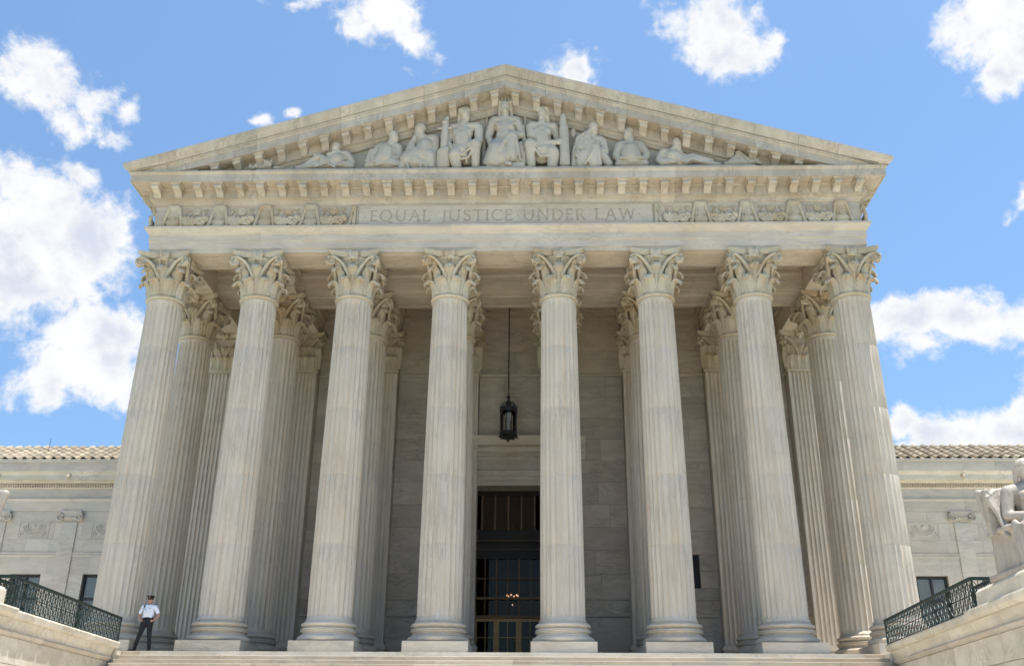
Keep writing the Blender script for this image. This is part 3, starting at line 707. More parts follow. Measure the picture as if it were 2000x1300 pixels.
# back wall of the portico: individual marble blocks with fine open joints
DW, DT = 1.52, 7.84
def wall_blocks(x0, x1, z0, z1, y0, y1, L_, hgt, seed, mat, parent, name='wall_block', g=.005):
    rnd = random.Random(seed); n = max(1, round((z1 - z0) / hgt)); h = (z1 - z0) / n
    for r in range(n):
        za, zb = z0 + r * h, z0 + (r + 1) * h
        xs = [x0]; x = x0 + (L_ * rnd.uniform(.35, 1.0))
        while x < x1 - L_ * .3: xs.append(x); x += L_ * rnd.uniform(.9, 1.1)
        xs.append(x1)
        for a, b in zip(xs, xs[1:]):
            e = rnd.uniform(-.003, .003)
            put(name, MB().box(a + g, b - g, y0 + e, y1, za + g, zb - g), mat, parent)
for i, (a, b) in enumerate(zip(CXS, CXS[1:])):
    x0, x1 = a + .70, b - .70
    if i == 3:
        for sg in (-1, 1): pass
        wall_blocks(x0, x1, 10.0, 12.98, YW, YW + .3, 2.3, 1.02, i, MB_W, H)
        put('wall_block', MB().box(x0, -2.05, YW, YW + .3, .0, 9.99), MB_W, H); put('wall_block', MB().box(2.05, x1, YW, YW + .3, .0, 9.99), MB_W, H)
    else:
        if i == 5 or i == 1:
            wx0, wx1 = (7.0, 8.17) if i == 5 else (-8.17, -7.0)
            wall_blocks(x0, x1, 4.83, 12.98, YW, YW + .3, 2.3, 1.02, i, MB_W, H)
            wall_blocks(x0, wx0, 3.42, 4.83, YW, YW + .3, 2.3, .7, i, MB_W, H); wall_blocks(wx1, x1, 3.42, 4.83, YW, YW + .3, 2.3, .7, i, MB_W, H)
            wall_blocks(x0, x1, 3.0, 3.42, YW, YW + .3, 2.3, .42, i, MB_W, H)
            wpart = part('wall_window', H, ((wx0 + wx1) / 2, YW + .2, 3.42))
            hw_ = (wx1 - wx0) / 2
            q = MB().box(-hw_, -hw_ + .05, -.05, .1, 0, 1.41).box(hw_ - .05, hw_, -.05, .1, 0, 1.41).box(-hw_ + .05, hw_ - .05, -.05, .1, 0, .05).box(-hw_ + .05, hw_ - .05, -.05, .1, 1.36, 1.41).box(-.02, .02, -.04, .1, .05, 1.36)
            put('frame', q, DARKW, wpart); put('pane', MB().box(-hw_ + .05, hw_ - .05, .02, .03, .05, 1.36), DARKW, wpart)
        else: wall_blocks(x0, x1, 3.0, 12.98, YW, YW + .3, 2.3, 1.0, i, MB_W, H)
        put('dado_slab', MB().box(x0, x1, YW - .02, YW + .3, 0, 2.2), MB_W, H)
        put('wall_moulding', MB().prism([(YW + .2, 2.21), (YW - .06, 2.21), (YW - .08, 2.25), (YW - .06, 2.30), (YW + .2, 2.30)], x0, x1), MB_W, H)
        put('wall_moulding', MB().prism([(YW + .2, 2.90), (YW - .05, 2.90), (YW - .07, 2.94), (YW - .05, 2.99), (YW + .2, 2.99)], x0, x1), MB_W, H)
        q = MB().box(x0, x1, YW, YW + .2, 2.30, 2.90)
        nn = 2; w_ = (x1 - x0) / nn
        for k in range(nn):
            cx_ = x0 + (k + .5) * w_
            q.tube([(cx_ + .95 * w_ / 2 * cos(t), YW, 2.85 + .48 * sin(t)) for t in [pi + pi * j / 14 for j in range(15)]], .028, 5)
            q.tube([(cx_ + .55 * w_ / 2 * cos(t), YW, 2.85 + .3 * sin(t)) for t in [pi + pi * j / 14 for j in range(15)]], .02, 5)
        put('dado_frieze', q, MB_W, H)
    put('wall_moulding', MB().prism([(YW + .2, 12.99), (YW - .05, 12.99), (YW - .09, 13.05), (YW - .09, 13.12), (YW + .2, 13.12)], x0, x1), MB_H, H)
    put('wall_block', MB().box(x0, x1, YW + .01, YW + .3, 13.13, 14.24), MB_W, H)
    put('wall_block', MB().box(x0, x1, YW + .01, YW + .3, 14.25, 16.0), MB_W, H)
# door surround
DCX = -.06
ds = part('door_surround', H, (DCX, 0, 0))
q = MB()
for sg in (-1, 1):
    a, b = sorted((sg * DW, sg * 2.08)); q.box(a, b, YW - .06, YW + 1.1, 0, DT); a, b = sorted((sg * 1.72, sg * 2.08)); q.box(a, b, YW - .10, YW - .05, 0, DT + .22)
    a, b = sorted((sg * 1.92, sg * 2.08)); q.box(a, b, YW - .14, YW - .09, 0, DT + .42)
put('door_jamb', q, MB_H, ds)
put('door_lintel', MB().box(-2.08, 2.08, YW - .05, YW + 1.1, DT + .003, 8.55).box(-1.72, 1.72, YW - .09, YW - .04, DT + .22, 8.5).box(-1.92, 1.92, YW - .13, YW - .08, DT + .42, 8.5), MB_H, ds)
put('door_frieze', MB().box(-2.3, 2.3, YW - .08, YW + .2, 8.553, 9.02), MB_H, ds)
put('door_cornice', MB().prism([(YW + .2, 9.025), (YW - .10, 9.025), (YW - .12, 9.08), (YW - .16, 9.12), (YW - .18, 9.30), (YW - .24, 9.36), (YW - .26, 9.55), (YW - .55, 9.58), (YW - .55, 9.80), (YW - .60, 9.84), (YW - .66, 9.93), (YW - .66, 9.98), (YW + .2, 9.98)], -3.3, 3.46), MB_H, ds)
q = MB()
for k in range(38): q.box(-2.35 + k * .125, -2.35 + k * .125 + .075, YW - .235, YW - .17, 9.14, 9.28)
put('door_dentils', q, MB_H, ds, kind='stuff')
# bronze entrance screen and foyer
es = part('entrance_screen', H, (DCX, 8.95, 0))
put('screen_surround', MB().box(-1.52, -1.42, 0, .3, 0, 7.84).box(1.42, 1.52, 0, .3, 0, 7.84).box(-1.42, 1.42, 0, .3, 7.62, 7.84).box(-1.42, 1.42, -.03, .3, 5.62, 6.08).box(-1.42, 1.42, -.10, .3, 5.53, 5.62).box(-1.42, 1.42, 0, .3, 4.8, 5.53), BRONZE_D, es)
put('screen_moulding', MB().box(-1.42, 1.42, -.13, -.10, 5.56, 5.60).box(-1.42, 1.42, -.03, 0, 5.2, 5.23), GILT, es)
for k in range(5):
    put('grille_mullion', MB().box(-.035, .035, -.02, .1, 6.08, 7.62), BRONZE, es, ((k - 2) * .59, 0, 0))
gm = MB()
for i in range(-10, 22):
    for sg in (-1, 1):
        # diamond lattice clipped to the panel
        x0_, z0_ = -.26, 6.1 + i * .12; x1_, z1_ = .26, z0_ + .52 * 1.5
        pts = []
        for (xa, za, xb, zb) in ((x0_, z0_, x1_, z1_),):
            ta = max(0, (6.1 - za) / (zb - za)); tb = min(1, (7.6 - za) / (zb - za))
            if tb <= ta: continue
            gm.bar((sg * (xa + (xb - xa) * ta), 0.03 + .012 * sg, za + (zb - za) * ta), (sg * (xa + (xb - xa) * tb), .03 + .012 * sg, za + (zb - za) * tb), .016, .012)
GM = gm.mesh('grille_lattice')
for k in range(4): put('grille_lattice', GM, BRONZE, es, ((k - 1.5) * .59, 0, 0), kind='stuff')
q = MB().box(-.52, -.46, -.05, .1, 2.4, 4.8).box(.46, .52, -.05, .1, 2.4, 4.8)
for x_ in (-1.0, 0, 1.0): q.box(x_ - .018, x_ + .018, -.01, .08, 2.42, 4.8)
for z_, t_ in ((3.94, .02), (3.11, .05), (2.33, .06)): q.box(-1.42, 1.42, -.03 - t_, .09, z_ - t_, z_ + t_)
put('transom_bars', q, BRONZE, es)
put('transom_pane', MB().box(-1.42, 1.42, .095, .10, 2.4, 4.8), GLASS, es)
dl = MB().box(-.46, -.36, -.04, .08, 0.02, 2.26).box(.36, .46, -.04, .08, 0.02, 2.26).box(-.36, .36, -.04, .08, 2.14, 2.26).box(-.36, .36, -.04, .08, .02, .28).box(-.015, .015, -.01, .06, .28, 2.14).box(-.36, .36, -.01, .06, 1.47, 1.50)
dlm = dl.mesh('door_leaf'); dpm = MB().box(-.36, .36, .065, .07, .28, 2.14).mesh('door_pane'); hdl = MB().tube([(.30, -.05, 1.0), (.30, -.11, 1.02), (.30, -.11, 1.3), (.30, -.05, 1.32)], .015).mesh('door_handle')
for k in (-1, 0, 1):
    put('door_leaf', dlm, DOORBR, es, (k * .96, 0, 0)); put('door_pane', dpm, GLASS, es, (k * .96, 0, 0)); put('door_handle', hdl, BRONZE, es, (k * .96, 0, 0))
for x_ in (-.48, .48): put('door_post', MB().box(x_ - .02, x_ + .02, -.06, .1, 0, 2.3), DOORBR, es)
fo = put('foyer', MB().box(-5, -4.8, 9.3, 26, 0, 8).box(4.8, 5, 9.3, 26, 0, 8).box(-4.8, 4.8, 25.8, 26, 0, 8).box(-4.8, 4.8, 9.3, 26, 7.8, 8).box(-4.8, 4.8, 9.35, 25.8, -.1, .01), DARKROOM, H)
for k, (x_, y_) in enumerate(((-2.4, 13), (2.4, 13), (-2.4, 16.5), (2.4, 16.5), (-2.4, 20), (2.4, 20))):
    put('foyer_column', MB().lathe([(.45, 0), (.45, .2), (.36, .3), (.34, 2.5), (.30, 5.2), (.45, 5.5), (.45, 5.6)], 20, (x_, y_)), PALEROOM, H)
put('cella_wall', MB().box(-13.9, -13.35, 8.32, 40, -.3, 14.94).box(13.35, 13.9, 8.32, 40, -.3, 14.94), MB_W, H)
put('cella_core', MB().box(-13.35, -5.05, 8.32, 9.6, -.3, 16.2).box(5.05, 13.35, 8.32, 9.6, -.3, 16.2).box(-5.05, 5.05, 8.32, 9.28, 8.05, 16.2).box(-5.05, -1.62, 9.1, 9.28, 0, 8.05).box(1.5, 5.05, 9.1, 9.28, 0, 8.05), MB_W, H)

# ------------------------------------------------------------------ low wings
YG = 10.0
TILE = None
def tile_mesh():
    b = MB(); rs = []
    for v in range(2):
        y = v * .60; ring = []
        top = []; bot = []
        for j in range(9):
            t = j / 8; x = -.14 + t * .28; z = .10 * sin(pi * t) + .035 * (1 - v)
            top.append((x, y, z + .02)); bot.append((x, y, z - .02))
        rs.append(top + list(reversed(bot)))
    b.rings(rs)
    return b.mesh('roof_tile', 50)
def pan_mesh():
    return MB().add([(-.12, 0, .03), (.12, 0, .03), (.12, .58, 0), (-.12, .58, 0), (-.12, 0, 0), (.12, 0, 0), (.12, .58, -.03), (-.12, .58, -.03)], [(0, 1, 2, 3), (7, 6, 5, 4), (0, 4, 5, 1), (1, 5, 6, 2), (2, 6, 7, 3), (3, 7, 4, 0)]).mesh('pan_tile')
TILE, PAN = tile_mesh(), pan_mesh()
def wing(sg, label):
    w = thing('building_wing', label, 'building wing', (sg * 22, YG, 0), group='low side wings of the courthouse')
    ox = sg * 22
    def P(name, mb, mat=MB_G, smooth=None, **k):
        if isinstance(mb, MB):
            mb.v = [(x if sg > 0 else -x, y, z) for x, y, z in mb.v]
            if sg < 0: mb.f = [tuple(reversed(f)) for f in mb.f]
            mb.v = [(x - ox, y, z) for x, y, z in mb.v]
        return put(name, mb, mat, w, smooth=smooth, **k)
    X0, X1 = 13.95, 34.0
    # built for the right-hand side, mirrored for the left; y is measured from the wing face
    wins = [(18.0, 19.4), (21.34, 22.74), (24.7, 26.1), (28.05, 29.45)]
    edges = [X0] + [e for wn_ in wins for e in wn_] + [X1]
    for i in range(0, len(edges), 2): P('wall_pier', MB().box(edges[i] + .003, edges[i + 1] - .003, 0, .5, 1.6, 4.28))
    rnd = random.Random(5)
    for z0, z1 in ((-4.5, -2.9), (-2.9, -1.3), (-1.3, .2), (.2, 1.6)): P('wall_course', MB().box(X0, X1, .0, .5, z0 + .004, z1 - .004))
    for z0, z1 in ((4.28, 5.06), (5.26, 5.85), (5.85, 6.62), (6.62, 7.14)):
        x = X0; cuts = [X0]
        while x < X1 - 1.5: x += rnd.uniform(1.1, 2.0); cuts.append(min(x, X1))
        if cuts[-1] < X1: cuts[-1] = X1
        for a, b in zip(cuts, cuts[1:]): P('wall_block', MB().box(a + .003, b - .003, 0, .5, z0 + .003, z1 - .003))
    P('string_moulding', MB().prism([(.3, 5.06), (-.03, 5.06), (-.05, 5.09), (-.05, 5.13), (-.02, 5.15), (-.02, 5.20), (-.04, 5.22), (-.04, 5.25), (.3, 5.25)], X0, X1))
    for a, b in wins:
        wp = part('window', w, (sg * (a + b) / 2 - ox, .14, 1.6)); h = 2.68; hw_ = (b - a) / 2; f = .09
        q = MB().box(-hw_, -hw_ + f, 0, .1, 0, h).box(hw_ - f, hw_, 0, .1, 0, h).box(-hw_ + f, hw_ - f, 0, .1, h - f, h).box(-hw_ + f, hw_ - f, 0, .1, 0, f).box(-.045, .045, .01, .1, f, h - f).box(-hw_ + f, -.045, .015, .1, 1.55, 1.65).box(.045, hw_ - f, .015, .1, 1.55, 1.65)
        put('frame', q, DARKW, wp)
        put('pane', MB().box(-hw_ + f, hw_ - f, .05, .055, f, h - f), GLASS, wp)
        bl = MB()
        for k in range(62): bl.add([(-hw_ + f, .12, f + .04 * k), (hw_ - f, .12, f + .04 * k), (hw_ - f, .145, f + .04 * k + .034), (-hw_ + f, .145, f + .04 * k + .034)], [(0, 1, 2, 3)])
        put('blind', bl, BLIND, wp, kind='stuff'); put('recess', MB().box(-hw_, hw_, .2, .22, 0, h), DARKW, wp)
    # pilasters with scrolled capitals
    for px in (17.05, 20.42, 23.78, 27.1):
        P('wing_pilaster', MB().box(px - .36, px + .36, -.06, 0, -4.4, 6.62))
        q = MB().box(px - .34, px + .34, -.10, 0, 6.74, 6.98).box(px - .5, px + .5, -.14, 0, 7.04, 7.14).box(px - .5, px + .5, -.12, 0, 6.98, 7.04)
        for k in range(5): q.ell((px - .24 + .12 * k, -.10, 6.86), (.045, .05, .07), 8, 6)
        for s2 in (-1, 1):
            c_ = (px + s2 * .43, -.10, 6.84); spiral(q, (c_[0], -.17, c_[2]), (s2, 0, 0), (0, 0, 1), .19, 2.0, .036, 26); q.lathe([(.01, 0), (.155, 0), (.155, .08), (.01, .08)], 18)
            n_ = 18 * 4; q.v = q.v[:-n_] + [(c_[0] + x_, -z_ * 1.8, c_[2] + y_) for x_, y_, z_ in q.v[-n_:]]
        P('pilaster_capital', q, MB_G, 45)
    # carved panels
    for a, b in ((17.97 - .0, 19.36), (21.36, 22.78), (24.72, 26.1)):
        q = MB(); z0, z1 = 5.88, 6.64; t = .035
        q.box(a, b, -.02, 0, z0, z0 + t).box(a, b, -.02, 0, z1 - t, z1).box(a, a + t, -.02, 0, z0 + t, z1 - t).box(b - t, b, -.02, 0, z0 + t, z1 - t)
        cx_ = (a + b) / 2
        for r_ in (.46, .36, .28): q.tube([(cx_ + r_ * 1.1 * cos(u), -.015, z1 - .16 + r_ * .95 * sin(u)) for u in [pi + pi * j / 12 for j in range(13)]], .022, 5)
        for s2 in (-1, 1):
            spiral(q, (cx_ + s2 * .5, -.015, z0 + .2), (s2, 0, 0), (0, 0, 1), .12, 1.5, .018, 14)
            spiral(q, (cx_ + s2 * .28, -.015, z1 - .16), (s2, 0, 0), (0, 0, 1), .07, 1.2, .015, 10)
        q.ell((cx_, -.01, z1 - .2), (.09, .04, .09), 10, 6)
        P('carved_panel', q, MB_G)
    def run(name, prof, L_, mat=MB_G):
        x = X0; 
        while x < X1 - .01:
            e = min(x + L_, X1); P(name, MB().prism(prof, x + .003, e - .003), mat); x = e
    run('architrave_block', [(.4, 7.143), (-.06, 7.143), (-.06, 7.29), (-.08, 7.295), (-.08, 7.44), (-.10, 7.445), (-.10, 7.60), (-.13, 7.63), (-.16, 7.67), (-.16, 7.715), (.4, 7.715)], 3.36)
    run('frieze_block', [(.4, 7.72), (-.07, 7.72), (-.07, 8.17), (.4, 8.17)], 3.36)
    run('cornice_block', [(.4, 8.175), (-.09, 8.175), (-.12, 8.21), (-.12, 8.40), (-.30, 8.42), (-.32, 8.50), (-.52, 8.51), (-.52, 8.72), (-.55, 8.78), (-.60, 8.84), (-.62, 8.90), (.4, 8.90)], 3.36, MB_P)
    q = MB()
    for k in range(int((X1 - X0) / .115)): q.box(X0 + k * .115, X0 + k * .115 + .07, -.20, -.118, 8.24, 8.38)
    P('dentil_row', q, MB_R, kind='stuff')
    run('parapet_block', [(.4, 8.905), (-.12, 8.905), (-.12, 9.46), (.4, 9.46)], 4.2)
    run('parapet_cap', [(.4, 9.463), (-.16, 9.463), (-.18, 9.50), (-.18, 9.60), (.4, 9.62)], 1.05)
    for mx_ in (17.3, 20.64, 24.0, 27.3):
        q = MB().ell((mx_, -.55, 8.68), (.09, .10, .11), 10, 7).ell((mx_, -.64, 8.63), (.05, .06, .05), 8, 6)
        for s2 in (-1, 1): q.ell((mx_ + s2 * .075, -.55, 8.76), (.03, .03, .035), 6, 5)
        for k in range(9): q.ell((mx_ + .10 * cos(k * pi / 4.5), -.53, 8.68 + .12 * sin(k * pi / 4.5)), (.035, .03, .035), 6, 4)
        P('lion_mask', q, MB_S, 60)
    # tiled roof
    sl = radians(27)
    P('roof_deck', MB().add([(X0, 0, 9.60), (X1, 0, 9.60), (X1, 3.0, 9.60 + 3 * math.tan(sl)), (X0, 3.0, 9.60 + 3 * math.tan(sl)), (X0, 12, 9.6), (X1, 12, 9.6)], [(0, 1, 2, 3), (0, 3, 4), (1, 5, 2), (3, 2, 5, 4), (0, 4, 5, 1)]), MB_T)
    P('wing_core', MB().box(X0, X1, .5, 12, -4.4, 9.6))
    x = 14.2; i = 0
    while x < 26.8:
        for r in range(6):
            for me, nm, dx, dz in ((TILE, 'roof_tile', 0, .045), (PAN, 'pan_tile', .235, .03)):
                o = put(nm, me, MB_T, w, (sg * (x + dx) - ox, .0 + r * .50 * cos(sl) - .12, 9.60 + dz + (r * .50 - .12) * sin(sl)))
                o.rotation_euler = (sl + random.uniform(-.02, .02), 0, random.uniform(-.01, .01))
        x += .47
    far = MB()
    while x < 33.5:
        for r in range(6):
            Mx = Matrix.Translation((sg * x - ox, r * .50 * cos(sl) - .12, 9.645 + (r * .50 - .12) * sin(sl))) @ Matrix.Rotation(sl, 4, 'X')
            for me in (TILE, PAN):
                o_ = (.235 if me is PAN else 0)
                far.add([Mx @ (v.co + Vector((o_, 0, 0))) for v in me.vertices], [tuple(p.vertices) for p in me.polygons])
        x += .47
    put('far_roof_tiles', far, MB_T, w, kind='stuff')
    return w
wing(-1, 'low marble wing with tiled roof to the left of the columned portico')
wing(1, 'low marble wing with tiled roof to the right of the columned portico')
for sg, x_, z_ in ((-1, 22.9, 10.2), (-1, 15.02, 18.35), (1, 15.02, 18.25)):
    lab = 'thin metal lightning rod standing on the roof of the left wing' if x_ > 20 else ('short thin rod at the left tip of the big pediment' if sg < 0 else 'short thin rod at the right tip of the big pediment')
    y_ = 11.4 if x_ > 20 else -1.5; hh = .9 if x_ > 20 else .28
    t_ = thing('lightning_rod', lab, 'rod', (sg * x_, y_, z_ - (0 if x_ > 20 else -.0)), group='lightning rods on the roofs')
    put('spike', MB().tube([(0, 0, 0), (.02, 0, hh)], .012, 6), IRON, t_); put('rod_foot', MB().lathe([(.04, -.02), (.04, .03), (.015, .05)], 8), IRON, t_)

# ------------------------------------------------------------------ cheek walls beside the stairs
def xi(y): return 12.36 + (y + 1.5) * .0855          # the inner face closes in slightly towards the plaza
def cheek(sg, label):
    w = thing('stair_cheek_wall', label, 'wall', (sg * 13, -6, 0), group='walls flanking the stairs')
    ox, oy = sg * 13, -6
    def run(name, prof, y0, y1, L_, mat, round_=0, seed=1):
        """prof: (d, z), d towards the stairs from the face line"""
        rnd = random.Random(seed); y = y0
        while y > y1 + .05:
            e = max(y - L_ * rnd.uniform(.93, 1.07), y1); ya, yb = y - .007, e + .007
            secs = [(ya, 0), (yb, 0)] if not round_ else [(ya, -.05), (ya - .025, -.015), (ya - .06, 0), (yb + .06, 0), (yb + .025, -.015), (yb, -.05)]
            rs = []
            for yy, off in secs:
                rs.append([(sg * (xi(yy) - d - (off if d > 0 else 0)) - ox, yy - oy, z) for d, z in prof])
            put(name, MB().rings(rs), mat, w); y = e
    back = -4.5
    run('coping_stone', [(0.06, .24), (.08, .20), (.06, .08), (0, .04), (back, .04), (back, .24)], -1.55, -9.7, .86, MB_P, 1)
    run('coping_stone', [(.15, .26), (.17, .22), (.15, .12), (.07, .04), (back, .04), (back, .26)], -9.7, -17.0, 1.7, MB_P, 1)
    run('frieze_stone', [(-.03, .037), (-.05, -.02), (-.09, -.12), (-.11, -.24), (back, -.24), (back, .037)], -1.8, -17.0, 1.9, MB_P, 0, 2)
    run('moulding_stone', [(-.06, -.243), (-.05, -.27), (-.06, -.31), (-.09, -.33), (-.09, -.37), (back, -.37), (back, -.243)], -1.8, -17.0, 1.9, MB_H, 0, 3)
    z = -.373; k = 0
    while z > -4.3:
        zb = z - .62
        run('ashlar_block', [(-.13, z - .007), (-.13, zb + .007), (back, zb + .007), (back, z - .007)], -1.8, -17.0, 1.15, MB_P, 0, 11 + k)
        z = zb; k += 1
    return w
cheek(-1, 'weathered marble wall with moulded coping flanking the stairs on the left')
cheek(1, 'weathered marble wall with moulded coping flanking the stairs on the right')

# ------------------------------------------------------------------ bronze railings on the cheek walls
SQ = .335
def star():
    b = MB(); h = SQ / 2; t = .015
    for a, c in (((-h, -h), (h, h)), ((-h, h), (h, -h)), ((0, -h), (0, h)), ((-h, 0), (h, 0))): b.bar((a[0], 0, a[1]), (c[0], 0, c[1]), t, t, (0, 1, 0))
    b.bar((-h, 0, -h), (-h, 0, h), .020, .020, (0, 1, 0)); b.bar((-h, 0, h), (h, 0, h), .020, .020, (0, 1, 0)); b.bar((-h, 0, -h), (h, 0, -h), .020, .020, (0, 1, 0))
    return b.mesh('star_panel')
STAR = star(); BOSS = MB().ell((0, 0, 0), (.024, .02, .024), 10, 6).mesh('boss', 60)
def railing(sg, label):
    r = thing('bronze_railing', label, 'railing', (sg * 12, -6, .25), group='railings on the cheek walls')
    ox, oy, oz = sg * 12, -6, .25
    def side(p, q, nm=None):
        p, q = Vector(p), Vector(q); d = q - p; n = max(1, round(d.length / SQ)); d.normalize(); ang = atan2(d.y, d.x); st = (q - p).length / n
        for i in range(n):
            c = p + d * (st * (i + .5))
            for j in range(2):
                s = put('star_panel', STAR, PATINA, r, (c.x - ox, c.y - oy, .03 + SQ * (j + .5)), ang); s.scale = (st / SQ, 1, 1)
                put('boss', BOSS, GILT, r, (c.x - ox, c.y - oy, .03 + SQ * (j + .5)), ang)
        a, b = p - Vector((ox, oy, 0)), q - Vector((ox, oy, 0))
        put('top_rail', MB().bar((a.x, a.y, .725), (b.x, b.y, .725), .07, .05).bar((a.x, a.y, .757), (b.x, b.y, .757), .10, .014), PATINA, r)
        put('bottom_rail', MB().bar((a.x, a.y, .015), (b.x, b.y, .015), .045, .03), PATINA, r)
        for t in ((b,) if nm else (a, b)): put('railing_post', MB().box(t.x - .02, t.x + .02, t.y - .02, t.y + .02, 0, .70), PATINA, r)
    yn = -10.12
    A = (sg * (xi(-1.62) + .02), -1.62, 0); B = (sg * (xi(yn) + .02), yn, 0)
    side(A, B)
    C_ = (sg * (abs(B[0]) + .60), yn + .02, 0); side(B, C_, 1)
    D_2 = (sg * (abs(C_[0]) + .12), -8.4, 0) ; side(C_, D_2, 1)
    return r
railing(-1, 'dark bronze star-pattern railing on the wall left of the stairs, behind the standing guard')
railing(1, 'dark bronze star-pattern railing on the wall right of the stairs, beside the seated statue')

